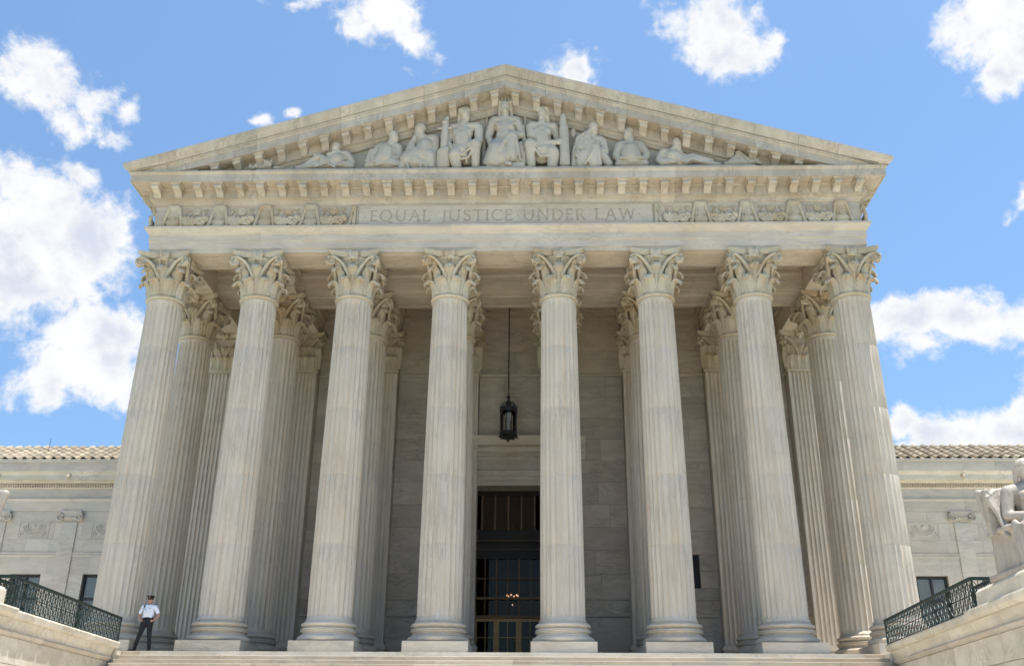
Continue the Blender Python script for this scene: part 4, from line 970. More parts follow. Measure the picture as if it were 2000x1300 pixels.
# ------------------------------------------------------------------ figures of the pediment
FIG = {
'liberty': ('crowned robed figure seated at the very centre of the pediment, hands in her lap', [('e', (0.0, -1.05, 21.474), (0.198, 0.207, 0.275)), ('e', (0.0, -1.03, 21.564), (0.202, 0.217, 0.227)), ('c', (0.0, -1.19, 21.406), (0.0, -1.22, 21.298), 0.033, 0.046), ('e', (0.0, -1.16, 21.224), (0.104, 0.104, 0.113)), ('c', (-0.083, -1.18, 21.463), (0.083, -1.18, 21.463), 0.033, 0.033), ('c', (-0.229, -1.1, 21.668), (-0.27, -1.12, 21.881), 0.054, 0.021), ('c', (-0.125, -1.1, 21.693), (-0.146, -1.12, 21.906), 0.054, 0.021), ('c', (0.0, -1.1, 21.718), (0.0, -1.12, 21.932), 0.054, 0.021), ('c', (0.125, -1.1, 21.693), (0.146, -1.12, 21.906), 0.054, 0.021), ('c', (0.229, -1.1, 21.668), (0.27, -1.12, 21.881), 0.054, 0.021), ('c', (-0.208, -1.12, 21.68), (0.208, -1.12, 21.68), 0.052, 0.052), ('c', (-0.229, -1.0, 21.584), (-0.25, -0.98, 21.068), 0.067, 0.062), ('c', (0.229, -1.0, 21.584), (0.27, -0.98, 21.068), 0.067, 0.062), ('c', (0.0, -1.0, 21.332), (0.0, -0.98, 20.992), 0.14, 0.186), ('c', (-0.437, -0.95, 20.861), (0.437, -0.95, 20.861), 0.21, 0.21), ('e', (0.0, -1.0, 20.525), (0.416, 0.229, 0.428)), ('e', (-0.187, -1.16, 20.393), (0.166, 0.146, 0.176)), ('e', (0.187, -1.16, 20.393), (0.166, 0.146, 0.176)), ('c', (0.0, -0.98, 20.236), (0.0, -0.98, 19.682), 0.373, 0.419), ('c', (-0.499, -0.98, 20.765), (-0.666, -1.0, 20.072), 0.198, 0.163), ('c', (-0.666, -1.0, 20.072), (-0.541, -1.15, 19.467), 0.151, 0.116), ('c', (-0.541, -1.15, 19.467), (-0.458, -1.2, 19.232), 0.083, 0.062), ('c', (0.478, -0.98, 20.765), (0.666, -1.0, 20.172), 0.198, 0.175), ('c', (0.666, -1.05, 20.088), (0.083, -1.28, 20.035), 0.163, 0.116), ('c', (0.083, -1.28, 20.035), (-0.125, -1.3, 19.946), 0.105, 0.082), ('c', (-0.208, -1.0, 19.668), (-0.374, -1.28, 19.279), 0.349, 0.303), ('c', (-0.374, -1.28, 19.279), (-0.458, -1.25, 18.745), 0.303, 0.326), ('c', (0.291, -1.05, 19.937), (0.291, -1.33, 19.8), 0.303, 0.256), ('c', (0.291, -1.33, 19.75), (0.25, -1.3, 18.913), 0.256, 0.28), ('c', (-0.083, -1.2, 19.383), (-0.083, -1.2, 18.829), 0.28, 0.349), ('c', (-0.624, -1.15, 18.862), (0.707, -1.1, 18.795), 0.186, 0.163), ('c', (0.582, -1.05, 19.484), (0.79, -1.05, 18.778), 0.233, 0.186), ('c', (0.104, -1.49, 19.743), (-0.062, -1.51, 19.302), 0.049, 0.049), ('c', (-0.062, -1.51, 19.302), (-0.333, -1.45, 18.762), 0.049, 0.049), ('c', (0.27, -1.53, 19.767), (0.25, -1.55, 19.149), 0.049, 0.049), ('c', (0.25, -1.55, 19.149), (0.229, -1.53, 18.709), 0.049, 0.049), ('c', (0.437, -1.5, 19.686), (0.541, -1.39, 19.256), 0.053, 0.053), ('c', (0.541, -1.39, 19.256), (0.624, -1.29, 18.768), 0.053, 0.053), ('c', (0.042, -1.43, 19.733), (-0.27, -1.53, 19.112), 0.049, 0.049), ('c', (-0.27, -1.53, 19.112), (-0.541, -1.39, 18.701), 0.049, 0.049), ('c', (-0.624, -1.23, 19.363), (-0.79, -1.23, 18.708), 0.076, 0.076), ('c', (0.0, -1.27, 20.445), (-0.25, -1.25, 20.156), 0.045, 0.045), ('c', (-0.25, -1.25, 20.156), (-0.291, -1.23, 19.716), 0.045, 0.045), ('c', (0.291, -1.23, 20.472), (0.416, -1.18, 20.102), 0.045, 0.045), ('c', (0.666, -1.18, 19.649), (0.915, -1.13, 18.724), 0.066, 0.066), ('c', (-0.374, -1.18, 20.581), (0.0, -1.25, 20.433), 0.053, 0.053), ('c', (0.0, -1.25, 20.433), (0.374, -1.18, 20.581), 0.053, 0.053), ('c', (0.707, -0.98, 20.539), (0.811, -0.93, 19.69), 0.097, 0.097), ('c', (0.79, -1.18, 19.145), (0.749, -1.18, 18.59), 0.097, 0.097), ('c', (-0.749, -1.28, 18.624), (-0.27, -1.38, 18.507), 0.097, 0.097), ('c', (0.083, -1.43, 18.523), (0.229, -1.48, 18.44), 0.097, 0.097), ('c', (-0.77, -0.72, 21.166), (-0.77, -0.72, 20.41), 0.062, 0.062), ('c', (0.811, -0.72, 21.166), (0.811, -0.72, 20.41), 0.062, 0.062), ('c', (-0.894, -0.7, 20.424), (-0.853, -0.75, 18.878), 0.116, 0.116), ('c', (0.894, -0.7, 20.424), (0.894, -0.75, 18.878), 0.116, 0.116)], {}),
'sword_man': ('helmeted seated man left of the crowned centre figure, holding a sheathed sword upright', [('e', (-1.664, -1.0, 21.13), (0.208, 0.218, 0.29)), ('e', (-1.703, -0.98, 21.219), (0.212, 0.229, 0.239)), ('c', (-1.547, -1.077, 21.104), (-1.513, -1.085, 21.01), 0.033, 0.046), ('e', (-1.563, -1.047, 20.922), (0.104, 0.104, 0.113)), ('c', (-1.568, -1.067, 21.161), (-1.526, -1.067, 21.161), 0.033, 0.033), ('c', (-1.893, -0.95, 21.264), (-1.914, -0.9, 20.844), 0.116, 0.105), ('c', (-1.81, -1.0, 21.332), (-1.581, -1.0, 21.357), 0.186, 0.163), ('c', (-1.664, -0.98, 20.891), (-1.726, -0.95, 20.609), 0.163, 0.21), ('c', (-2.205, -0.92, 20.528), (-1.206, -0.92, 20.579), 0.21, 0.233), ('e', (-1.747, -1.0, 20.223), (0.437, 0.25, 0.403)), ('e', (-1.934, -1.14, 20.179), (0.187, 0.125, 0.202)), ('e', (-1.539, -1.14, 20.179), (0.187, 0.125, 0.202)), ('c', (-1.747, -0.98, 19.984), (-1.706, -0.98, 19.48), 0.396, 0.396), ('c', (-1.102, -0.92, 20.528), (-1.061, -0.98, 19.883), 0.21, 0.186), ('c', (-1.061, -1.0, 19.87), (-1.581, -1.2, 19.434), 0.175, 0.14), ('c', (-1.581, -1.2, 19.434), (-1.997, -1.25, 19.299), 0.14, 0.116), ('c', (-1.997, -1.25, 19.299), (-2.163, -1.27, 19.387), 0.105, 0.082), ('c', (-2.246, -0.92, 20.478), (-2.33, -0.95, 19.853), 0.186, 0.163), ('c', (-2.33, -0.95, 19.853), (-2.205, -1.15, 19.417), 0.163, 0.116), ('c', (-1.581, -1.0, 19.467), (-1.186, -1.25, 19.476), 0.303, 0.256), ('c', (-1.186, -1.27, 19.513), (-1.165, -1.22, 18.563), 0.233, 0.163), ('c', (-1.914, -1.05, 19.332), (-1.976, -1.3, 18.989), 0.326, 0.28), ('c', (-2.018, -1.3, 18.963), (-1.914, -1.2, 18.526), 0.256, 0.21), ('c', (-1.726, -1.15, 19.265), (-1.622, -1.15, 19.014), 0.303, 0.233), ('c', (-1.976, -1.43, 19.027), (-1.726, -1.41, 18.738), 0.049, 0.049), ('c', (-1.726, -1.41, 18.738), (-1.456, -1.37, 18.816), 0.049, 0.049), ('c', (-1.456, -1.37, 18.816), (-1.29, -1.41, 19.192), 0.049, 0.049), ('c', (-2.038, -1.39, 19.206), (-1.706, -1.41, 18.94), 0.045, 0.045), ('c', (-1.706, -1.41, 18.94), (-1.331, -1.43, 19.279), 0.045, 0.045), ('c', (-2.163, -1.11, 20.351), (-1.83, -1.25, 20.156), 0.041, 0.041), ('c', (-1.83, -1.25, 20.156), (-1.29, -1.13, 20.337), 0.041, 0.041), ('c', (-1.581, -1.33, 18.968), (-1.518, -1.23, 18.708), 0.066, 0.066), ('e', (-1.539, -1.0, 19.114), (0.395, 0.187, 0.403))], {'sheathed_sword': [('c', (-2.496, -1.2, 19.131), (-2.538, -1.2, 18.577), 0.256, 0.21), ('c', (-2.392, -1.2, 19.232), (-2.413, -1.2, 18.577), 0.233, 0.233), ('c', (-2.454, -1.2, 20.089), (-2.454, -1.2, 19.333), 0.151, 0.163), ('c', (-2.454, -1.2, 20.442), (-2.434, -1.2, 20.089), 0.14, 0.151), ('c', (-2.704, -1.2, 20.341), (-2.184, -1.2, 20.366), 0.052, 0.052), ('c', (-2.413, -1.2, 20.492), (-2.413, -1.2, 20.794), 0.128, 0.105), ('c', (-2.454, -1.22, 20.68), (-2.371, -1.22, 20.857), 0.116, 0.082), ('e', (-2.538, -1.38, 19.011), (0.083, 0.062, 0.126)), ('e', (-2.454, -1.24, 20.616), (0.146, 0.125, 0.076))]}),
'fasces_man': ('bare-chested seated man right of the crowned centre figure, hand on a bundle of rods', [('e', (1.518, -1.0, 21.155), (0.198, 0.207, 0.275)), ('e', (1.534, -0.98, 21.244), (0.202, 0.217, 0.227)), ('c', (1.474, -1.115, 21.103), (1.46, -1.136, 21.001), 0.033, 0.046), ('e', (1.48, -1.085, 20.922), (0.104, 0.104, 0.113)), ('c', (1.416, -1.105, 21.161), (1.532, -1.105, 21.161), 0.033, 0.033), ('c', (1.726, -0.95, 21.264), (1.768, -0.92, 20.831), 0.105, 0.082), ('c', (1.352, -1.02, 21.369), (1.685, -1.02, 21.369), 0.14, 0.14), ('c', (1.518, -0.98, 20.891), (1.498, -0.95, 20.609), 0.151, 0.21), ('c', (1.123, -0.92, 20.579), (1.997, -0.92, 20.528), 0.233, 0.21), ('e', (1.498, -1.0, 20.223), (0.416, 0.25, 0.403)), ('e', (1.331, -1.15, 20.173), (0.187, 0.125, 0.202)), ('e', (1.706, -1.15, 20.173), (0.187, 0.125, 0.202)), ('c', (1.498, -0.98, 19.984), (1.581, -0.98, 19.48), 0.373, 0.396), ('c', (1.04, -0.94, 20.515), (1.082, -1.0, 20.122), 0.21, 0.21), ('c', (1.082, -1.02, 20.109), (1.706, -1.22, 19.571), 0.198, 0.151), ('c', (1.706, -1.22, 19.571), (2.163, -1.3, 19.568), 0.14, 0.105), ('c', (2.122, -1.33, 19.649), (2.413, -1.34, 19.667), 0.05, 0.042), ('c', (2.122, -1.33, 19.561), (2.413, -1.35, 19.547), 0.046, 0.037), ('c', (2.122, -1.32, 19.479), (2.371, -1.34, 19.441), 0.046, 0.037), ('c', (2.038, -0.9, 20.491), (2.163, -0.88, 19.85), 0.186, 0.163), ('c', (1.331, -1.0, 19.467), (1.019, -1.25, 19.476), 0.303, 0.256), ('c', (1.019, -1.27, 19.513), (1.082, -1.22, 18.563), 0.233, 0.175), ('c', (1.789, -1.05, 19.332), (1.914, -1.28, 19.078), 0.326, 0.28), ('c', (1.955, -1.3, 19.014), (1.914, -1.2, 18.526), 0.256, 0.221), ('c', (1.581, -1.15, 19.265), (1.539, -1.15, 19.064), 0.28, 0.233), ('c', (1.206, -1.39, 19.256), (1.414, -1.39, 18.853), 0.049, 0.049), ('c', (1.414, -1.39, 18.853), (1.706, -1.39, 18.853), 0.049, 0.049), ('c', (1.706, -1.39, 18.853), (1.872, -1.43, 19.078), 0.049, 0.049), ('c', (1.248, -1.35, 19.383), (1.539, -1.37, 19.118), 0.045, 0.045), ('c', (1.539, -1.37, 19.118), (1.872, -1.39, 19.256), 0.045, 0.045), ('c', (1.331, -1.33, 19.296), (1.373, -1.33, 18.994), 0.045, 0.045), ('c', (1.498, -1.35, 19.283), (1.518, -1.33, 18.943), 0.045, 0.045), ('c', (1.664, -1.35, 19.283), (1.664, -1.33, 18.943), 0.045, 0.045), ('e', (1.498, -1.0, 19.114), (0.416, 0.187, 0.378))], {'rod_bundle': [('c', (2.392, -1.2, 20.341), (2.413, -1.2, 18.577), 0.186, 0.221), ('c', (2.371, -1.2, 20.744), (2.371, -1.2, 20.492), 0.14, 0.151), ('e', (2.371, -1.2, 20.87), (0.114, 0.114, 0.126)), ('e', (2.371, -1.2, 20.568), (0.156, 0.146, 0.063)), ('c', (2.251, -1.304, 20.322), (2.246, -1.319, 18.497), 0.031, 0.033), ('c', (2.321, -1.373, 20.275), (2.33, -1.388, 18.451), 0.031, 0.033), ('c', (2.392, -1.39, 20.264), (2.413, -1.405, 18.439), 0.031, 0.033), ('c', (2.463, -1.373, 20.275), (2.496, -1.388, 18.451), 0.031, 0.033), ('c', (2.533, -1.304, 20.322), (2.579, -1.319, 18.497), 0.031, 0.033), ('e', (2.413, -1.2, 19.509), (0.212, 0.212, 0.04)), ('e', (2.413, -1.2, 19.005), (0.212, 0.212, 0.04))]}),
'bearded_man': ('bearded draped man bending forward, hand at chin, just left of the upright sword', [('e', (-3.494, -1.05, 20.391), (0.218, 0.229, 0.304)), ('e', (-3.455, -1.03, 20.48), (0.223, 0.24, 0.251)), ('c', (-3.617, -1.127, 20.365), (-3.652, -1.135, 20.271), 0.033, 0.046), ('e', (-3.602, -1.097, 20.183), (0.104, 0.104, 0.113)), ('c', (-3.638, -1.117, 20.422), (-3.596, -1.117, 20.422), 0.033, 0.033), ('e', (-3.586, -1.087, 20.114), (0.125, 0.125, 0.151)), ('c', (-3.453, -1.0, 20.172), (-3.328, -0.95, 19.954), 0.186, 0.233), ('c', (-3.661, -0.92, 19.924), (-2.954, -0.92, 19.974), 0.21, 0.256), ('e', (-3.245, -1.0, 19.668), (0.416, 0.25, 0.378)), ('c', (-3.245, -1.0, 19.517), (-3.37, -1.05, 19.081), 0.396, 0.419), ('e', (-3.37, -1.15, 19.618), (0.187, 0.125, 0.176)), ('c', (-2.87, -0.92, 19.974), (-2.829, -1.0, 19.467), 0.233, 0.198), ('c', (-2.829, -1.02, 19.403), (-3.203, -1.25, 19.047), 0.186, 0.128), ('c', (-3.203, -1.25, 19.047), (-3.37, -1.28, 18.926), 0.105, 0.082), ('c', (-3.744, -0.95, 19.904), (-3.848, -1.05, 19.433), 0.163, 0.186), ('c', (-3.848, -1.1, 19.4), (-3.661, -1.2, 19.938), 0.163, 0.093), ('c', (-3.536, -1.1, 19.097), (-3.91, -1.2, 18.829), 0.373, 0.326), ('c', (-3.91, -1.2, 18.98), (-4.056, -1.15, 18.56), 0.28, 0.233), ('c', (-3.078, -1.1, 19.047), (-2.974, -1.05, 18.627), 0.326, 0.28), ('c', (-3.598, -1.15, 18.761), (-3.245, -1.1, 18.644), 0.373, 0.28), ('c', (-3.827, -1.23, 19.666), (-3.786, -1.33, 19.195), 0.057, 0.057), ('c', (-3.786, -1.33, 19.195), (-3.494, -1.39, 18.903), 0.057, 0.057), ('c', (-3.494, -1.39, 18.903), (-3.12, -1.37, 18.866), 0.057, 0.057), ('c', (-3.91, -1.23, 19.489), (-3.91, -1.41, 18.94), 0.057, 0.057), ('c', (-3.91, -1.41, 18.94), (-3.598, -1.43, 18.574), 0.057, 0.057), ('c', (-3.598, -1.43, 18.574), (-3.162, -1.35, 18.577), 0.057, 0.057), ('c', (-3.973, -1.23, 19.313), (-4.035, -1.39, 18.802), 0.057, 0.057), ('c', (-4.035, -1.39, 18.802), (-3.827, -1.41, 18.386), 0.057, 0.057), ('c', (-3.744, -1.23, 19.817), (-3.661, -1.33, 19.296), 0.049, 0.049), ('c', (-3.661, -1.33, 19.296), (-3.411, -1.37, 19.068), 0.049, 0.049), ('c', (-2.954, -1.23, 19.061), (-2.912, -1.23, 18.506), 0.07, 0.07), ('c', (-2.829, -1.13, 19.229), (-2.746, -1.13, 18.573), 0.076, 0.076), ('c', (-3.12, -1.31, 18.856), (-3.12, -1.31, 18.453), 0.066, 0.066), ('c', (-4.118, -1.23, 18.657), (-4.16, -1.23, 18.481), 0.12, 0.12), ('c', (-3.39, -1.39, 18.752), (-3.328, -1.39, 18.399), 0.053, 0.053)], {}),
'robed_man': ('robed seated man looking right, third figure from the left end of the pediment', [('e', (-4.555, -1.0, 20.122), (0.198, 0.207, 0.275)), ('e', (-4.599, -0.98, 20.211), (0.202, 0.217, 0.227)), ('c', (-4.429, -1.069, 20.101), (-4.39, -1.073, 20.01), 0.033, 0.046), ('e', (-4.447, -1.039, 19.92), (0.104, 0.104, 0.113)), ('c', (-4.442, -1.059, 20.158), (-4.417, -1.059, 20.158), 0.033, 0.033), ('c', (-4.618, -0.98, 19.883), (-4.659, -0.95, 19.702), 0.175, 0.21), ('c', (-5.075, -0.92, 19.621), (-4.41, -0.92, 19.621), 0.21, 0.21), ('e', (-4.784, -1.0, 19.366), (0.416, 0.25, 0.328)), ('c', (-4.826, -1.0, 19.265), (-4.867, -1.0, 18.912), 0.396, 0.443), ('c', (-5.158, -0.94, 19.557), (-5.366, -1.0, 19.164), 0.198, 0.175), ('c', (-5.366, -1.02, 19.151), (-5.242, -1.2, 18.728), 0.163, 0.128), ('c', (-5.242, -1.2, 18.728), (-5.117, -1.28, 18.7), 0.105, 0.093), ('c', (-4.326, -0.94, 19.557), (-4.285, -1.0, 19.114), 0.186, 0.163), ('c', (-4.285, -1.02, 19.075), (-4.742, -1.25, 18.795), 0.151, 0.116), ('c', (-4.742, -1.25, 18.795), (-4.909, -1.28, 18.725), 0.083, 0.073), ('c', (-5.262, -1.1, 18.669), (-4.243, -1.1, 18.694), 0.186, 0.21), ('c', (-5.075, -1.15, 18.761), (-4.534, -1.15, 18.711), 0.233, 0.233), ('c', (-4.992, -1.11, 19.544), (-4.95, -1.23, 19.111), 0.049, 0.049), ('c', (-4.95, -1.23, 19.111), (-4.867, -1.27, 18.782), 0.049, 0.049), ('c', (-4.659, -1.13, 19.48), (-4.784, -1.25, 19.098), 0.049, 0.049), ('c', (-4.784, -1.25, 19.098), (-4.95, -1.27, 18.883), 0.049, 0.049), ('c', (-4.493, -1.11, 19.444), (-4.576, -1.23, 19.01), 0.049, 0.049), ('c', (-5.262, -1.08, 19.363), (-5.117, -1.13, 19.027), 0.045, 0.045), ('c', (-5.158, -1.33, 18.54), (-4.742, -1.35, 18.678), 0.053, 0.053), ('c', (-4.742, -1.35, 18.678), (-4.285, -1.31, 18.553), 0.053, 0.053), ('c', (-5.533, -1.1, 18.644), (-5.117, -1.1, 18.745), 0.163, 0.21), ('c', (-5.408, -0.95, 19.399), (-5.533, -1.0, 18.912), 0.163, 0.163)], {'scroll': [('c', (-5.2, -1.32, 18.698), (-4.576, -1.32, 18.774), 0.054, 0.054)]}),
'left_recliner': ('reclining man leaning on his arm with legs towards the left corner of the pediment', [('e', (-6.906, -1.0, 19.593), (0.187, 0.197, 0.261)), ('e', (-6.89, -0.98, 19.682), (0.191, 0.206, 0.215)), ('c', (-6.948, -1.115, 19.541), (-6.961, -1.136, 19.439), 0.033, 0.046), ('e', (-6.941, -1.085, 19.36), (0.104, 0.104, 0.113)), ('c', (-7.006, -1.105, 19.598), (-6.889, -1.105, 19.598), 0.033, 0.033), ('c', (-6.843, -0.98, 19.43), (-6.781, -0.95, 19.299), 0.163, 0.186), ('c', (-7.114, -0.95, 19.248), (-6.49, -0.95, 19.299), 0.186, 0.186), ('e', (-6.781, -1.0, 19.064), (0.354, 0.229, 0.277)), ('c', (-6.781, -1.0, 18.963), (-7.03, -1.0, 18.786), 0.326, 0.28), ('c', (-6.406, -0.95, 19.248), (-6.198, -1.0, 18.912), 0.175, 0.151), ('c', (-6.198, -1.02, 18.849), (-6.531, -1.2, 18.678), 0.14, 0.116), ('c', (-6.531, -1.2, 18.678), (-6.656, -1.25, 18.619), 0.083, 0.073), ('c', (-7.114, -0.98, 19.178), (-7.238, -1.05, 18.828), 0.14, 0.116), ('c', (-7.072, -1.05, 18.778), (-7.53, -1.1, 19.123), 0.21, 0.14), ('c', (-7.571, -1.1, 19.097), (-8.154, -1.05, 18.652), 0.151, 0.105), ('c', (-7.238, -1.1, 18.745), (-7.821, -1.1, 18.694), 0.21, 0.14), ('c', (-7.821, -1.1, 18.694), (-8.382, -1.05, 18.602), 0.14, 0.093), ('c', (-7.613, -1.15, 19.014), (-7.696, -1.15, 19.165), 0.116, 0.07), ('c', (-7.738, -1.15, 19.165), (-7.821, -1.15, 19.215), 0.031, 0.021), ('c', (-7.696, -1.15, 19.19), (-7.738, -1.15, 19.265), 0.031, 0.021), ('c', (-6.926, -1.1, 18.694), (-6.198, -1.1, 18.669), 0.163, 0.14), ('c', (-7.53, -1.23, 19.061), (-7.197, -1.28, 18.775), 0.049, 0.049), ('c', (-7.197, -1.28, 18.775), (-6.822, -1.23, 18.758), 0.049, 0.049), ('c', (-7.03, -1.23, 18.809), (-6.822, -1.27, 18.53), 0.049, 0.049), ('c', (-7.363, -1.25, 18.947), (-7.488, -1.31, 18.553), 0.045, 0.045), ('c', (-7.613, -1.28, 18.523), (-7.134, -1.33, 18.666), 0.053, 0.053), ('c', (-7.134, -1.33, 18.666), (-6.822, -1.28, 18.498), 0.053, 0.053)], {}),
'hooded': ('draped figure with raised hand to the cheek, just right of the bundle of rods', [('e', (3.619, -1.05, 20.391), (0.198, 0.207, 0.275)), ('e', (3.598, -1.03, 20.48), (0.202, 0.217, 0.227)), ('c', (3.678, -1.156, 20.345), (3.697, -1.174, 20.245), 0.033, 0.046), ('e', (3.67, -1.126, 20.163), (0.104, 0.104, 0.113)), ('c', (3.629, -1.146, 20.402), (3.728, -1.146, 20.402), 0.033, 0.033), ('c', (3.598, -1.0, 20.223), (3.536, -0.95, 20.004), 0.163, 0.21), ('c', (3.12, -0.92, 19.924), (3.869, -0.92, 19.873), 0.233, 0.21), ('e', (3.453, -1.0, 19.568), (0.395, 0.25, 0.378)), ('c', (3.411, -1.0, 19.517), (3.37, -1.0, 19.064), 0.396, 0.419), ('c', (3.078, -1.0, 19.92), (3.12, -1.15, 19.366), 0.21, 0.186), ('c', (3.12, -1.15, 19.366), (3.453, -1.15, 20.223), 0.163, 0.093), ('c', (3.952, -0.94, 19.809), (4.035, -1.0, 19.316), 0.186, 0.175), ('c', (4.035, -1.05, 19.232), (3.494, -1.25, 19.299), 0.163, 0.116), ('c', (3.494, -1.25, 19.299), (3.328, -1.28, 19.33), 0.105, 0.093), ('c', (3.536, -1.05, 19.181), (3.619, -1.3, 19.215), 0.303, 0.233), ('c', (3.619, -1.3, 19.215), (3.578, -1.25, 18.543), 0.233, 0.28), ('c', (3.245, -1.1, 18.997), (3.12, -1.1, 18.644), 0.349, 0.303), ('c', (3.91, -1.0, 19.064), (4.16, -1.0, 18.711), 0.256, 0.186), ('c', (3.245, -1.18, 20.052), (3.411, -1.31, 19.763), 0.057, 0.057), ('c', (3.411, -1.31, 19.763), (3.494, -1.33, 19.346), 0.057, 0.057), ('c', (3.286, -1.13, 20.136), (2.954, -1.13, 19.884), 0.066, 0.066), ('c', (2.954, -1.13, 19.884), (2.787, -1.13, 19.279), 0.066, 0.066), ('c', (2.787, -1.13, 19.279), (2.954, -1.28, 18.826), 0.066, 0.066), ('c', (2.912, -1.18, 19.548), (2.954, -1.33, 18.994), 0.057, 0.057), ('c', (2.954, -1.33, 18.994), (3.37, -1.39, 18.701), 0.057, 0.057), ('c', (2.954, -1.15, 19.417), (2.87, -1.25, 18.947), 0.057, 0.057), ('c', (2.87, -1.25, 18.947), (3.203, -1.35, 18.527), 0.057, 0.057), ('c', (3.661, -1.48, 19.296), (3.453, -1.51, 18.823), 0.053, 0.053), ('c', (3.453, -1.51, 18.823), (3.203, -1.39, 18.45), 0.053, 0.053), ('c', (3.744, -1.45, 19.216), (3.827, -1.39, 18.45), 0.053, 0.053), ('c', (3.994, -1.18, 19.094), (4.243, -1.13, 18.624), 0.066, 0.066), ('c', (2.787, -1.08, 19.212), (2.746, -1.08, 18.607), 0.097, 0.097), ('c', (3.661, -1.48, 18.944), (3.661, -1.45, 18.409), 0.045, 0.045)], {'axe_blade': [('e', (2.787, -0.95, 20.256), (0.114, 0.062, 0.227))]}),
'tunic_man': ('seated man in tunic turning his head left, between hooded figure and right recliner', [('e', (5.013, -1.0, 20.147), (0.198, 0.207, 0.275)), ('e', (5.054, -0.98, 20.236), (0.202, 0.217, 0.227)), ('c', (4.894, -1.073, 20.124), (4.858, -1.079, 20.031), 0.033, 0.046), ('e', (4.911, -1.043, 19.942), (0.104, 0.104, 0.113)), ('c', (4.878, -1.063, 20.181), (4.911, -1.063, 20.181), 0.033, 0.033), ('c', (5.075, -0.98, 19.934), (5.075, -0.95, 19.702), 0.175, 0.21), ('c', (4.701, -0.92, 19.621), (5.45, -0.92, 19.621), 0.21, 0.21), ('e', (5.075, -1.0, 19.366), (0.416, 0.25, 0.328)), ('c', (5.075, -1.0, 19.265), (5.075, -1.0, 18.912), 0.396, 0.443), ('c', (4.638, -0.94, 19.557), (4.493, -1.0, 19.114), 0.198, 0.175), ('c', (4.493, -1.02, 19.075), (4.618, -1.2, 18.678), 0.163, 0.116), ('c', (5.533, -0.94, 19.557), (5.699, -1.0, 19.114), 0.198, 0.175), ('c', (5.699, -1.02, 19.075), (5.491, -1.2, 18.678), 0.163, 0.116), ('c', (4.576, -1.1, 18.644), (5.616, -1.1, 18.644), 0.163, 0.163), ('c', (4.992, -1.15, 18.736), (5.242, -1.15, 18.736), 0.21, 0.21), ('c', (4.784, -1.11, 19.544), (5.075, -1.27, 19.235), 0.045, 0.045), ('c', (5.075, -1.27, 19.235), (5.366, -1.11, 19.544), 0.045, 0.045), ('c', (4.701, -1.08, 19.514), (4.992, -1.27, 18.983), 0.049, 0.049), ('c', (5.45, -1.08, 19.514), (5.242, -1.27, 18.983), 0.049, 0.049), ('c', (5.075, -1.27, 19.185), (5.096, -1.25, 18.795), 0.045, 0.045), ('c', (4.867, -1.25, 19.098), (4.784, -1.23, 18.809), 0.045, 0.045), ('c', (5.366, -1.23, 19.111), (5.45, -1.23, 18.859), 0.045, 0.045)], {'tablet': [('c', (4.618, -1.34, 18.76), (5.533, -1.34, 18.76), 0.058, 0.058)]}),
'right_recliner': ('reclining man looking down at a scroll with legs towards the right corner of the pediment', [('e', (6.968, -1.0, 19.618), (0.187, 0.197, 0.261)), ('e', (6.947, -0.98, 19.707), (0.191, 0.206, 0.215)), ('c', (7.024, -1.106, 19.572), (7.042, -1.124, 19.472), 0.033, 0.046), ('e', (7.016, -1.076, 19.39), (0.104, 0.104, 0.113)), ('c', (6.974, -1.096, 19.629), (7.074, -1.096, 19.629), 0.033, 0.033), ('c', (6.885, -0.98, 19.43), (6.781, -0.95, 19.273), 0.163, 0.186), ('c', (6.406, -0.95, 19.248), (7.03, -0.95, 19.198), 0.186, 0.163), ('e', (6.698, -1.0, 19.038), (0.354, 0.229, 0.277)), ('c', (6.739, -1.0, 18.963), (7.03, -1.0, 18.786), 0.326, 0.28), ('c', (6.344, -0.95, 19.198), (6.198, -1.0, 18.887), 0.175, 0.151), ('c', (6.198, -1.02, 18.823), (6.656, -1.2, 18.652), 0.14, 0.116), ('c', (6.656, -1.2, 18.652), (6.822, -1.25, 18.594), 0.083, 0.073), ('c', (7.072, -0.98, 19.077), (7.426, -1.05, 18.929), 0.14, 0.116), ('c', (7.03, -1.05, 18.778), (7.53, -1.1, 18.946), 0.21, 0.14), ('c', (7.53, -1.1, 18.946), (8.278, -1.05, 18.778), 0.14, 0.093), ('c', (7.114, -1.1, 18.694), (7.571, -1.15, 18.812), 0.186, 0.151), ('c', (7.571, -1.15, 18.787), (8.154, -1.1, 18.644), 0.151, 0.116), ('c', (8.154, -1.1, 18.644), (8.57, -1.1, 18.568), 0.116, 0.07), ('c', (6.282, -1.1, 18.669), (7.114, -1.1, 18.619), 0.14, 0.14), ('c', (6.822, -1.25, 18.795), (7.114, -1.29, 18.617), 0.049, 0.049), ('c', (7.114, -1.29, 18.617), (7.426, -1.29, 18.768), 0.049, 0.049), ('c', (7.218, -1.29, 18.517), (7.426, -1.31, 18.73), 0.049, 0.049), ('c', (7.426, -1.31, 18.73), (7.842, -1.29, 18.567), 0.049, 0.049), ('c', (7.738, -1.23, 18.809), (8.112, -1.21, 18.772), 0.045, 0.045)], {}),
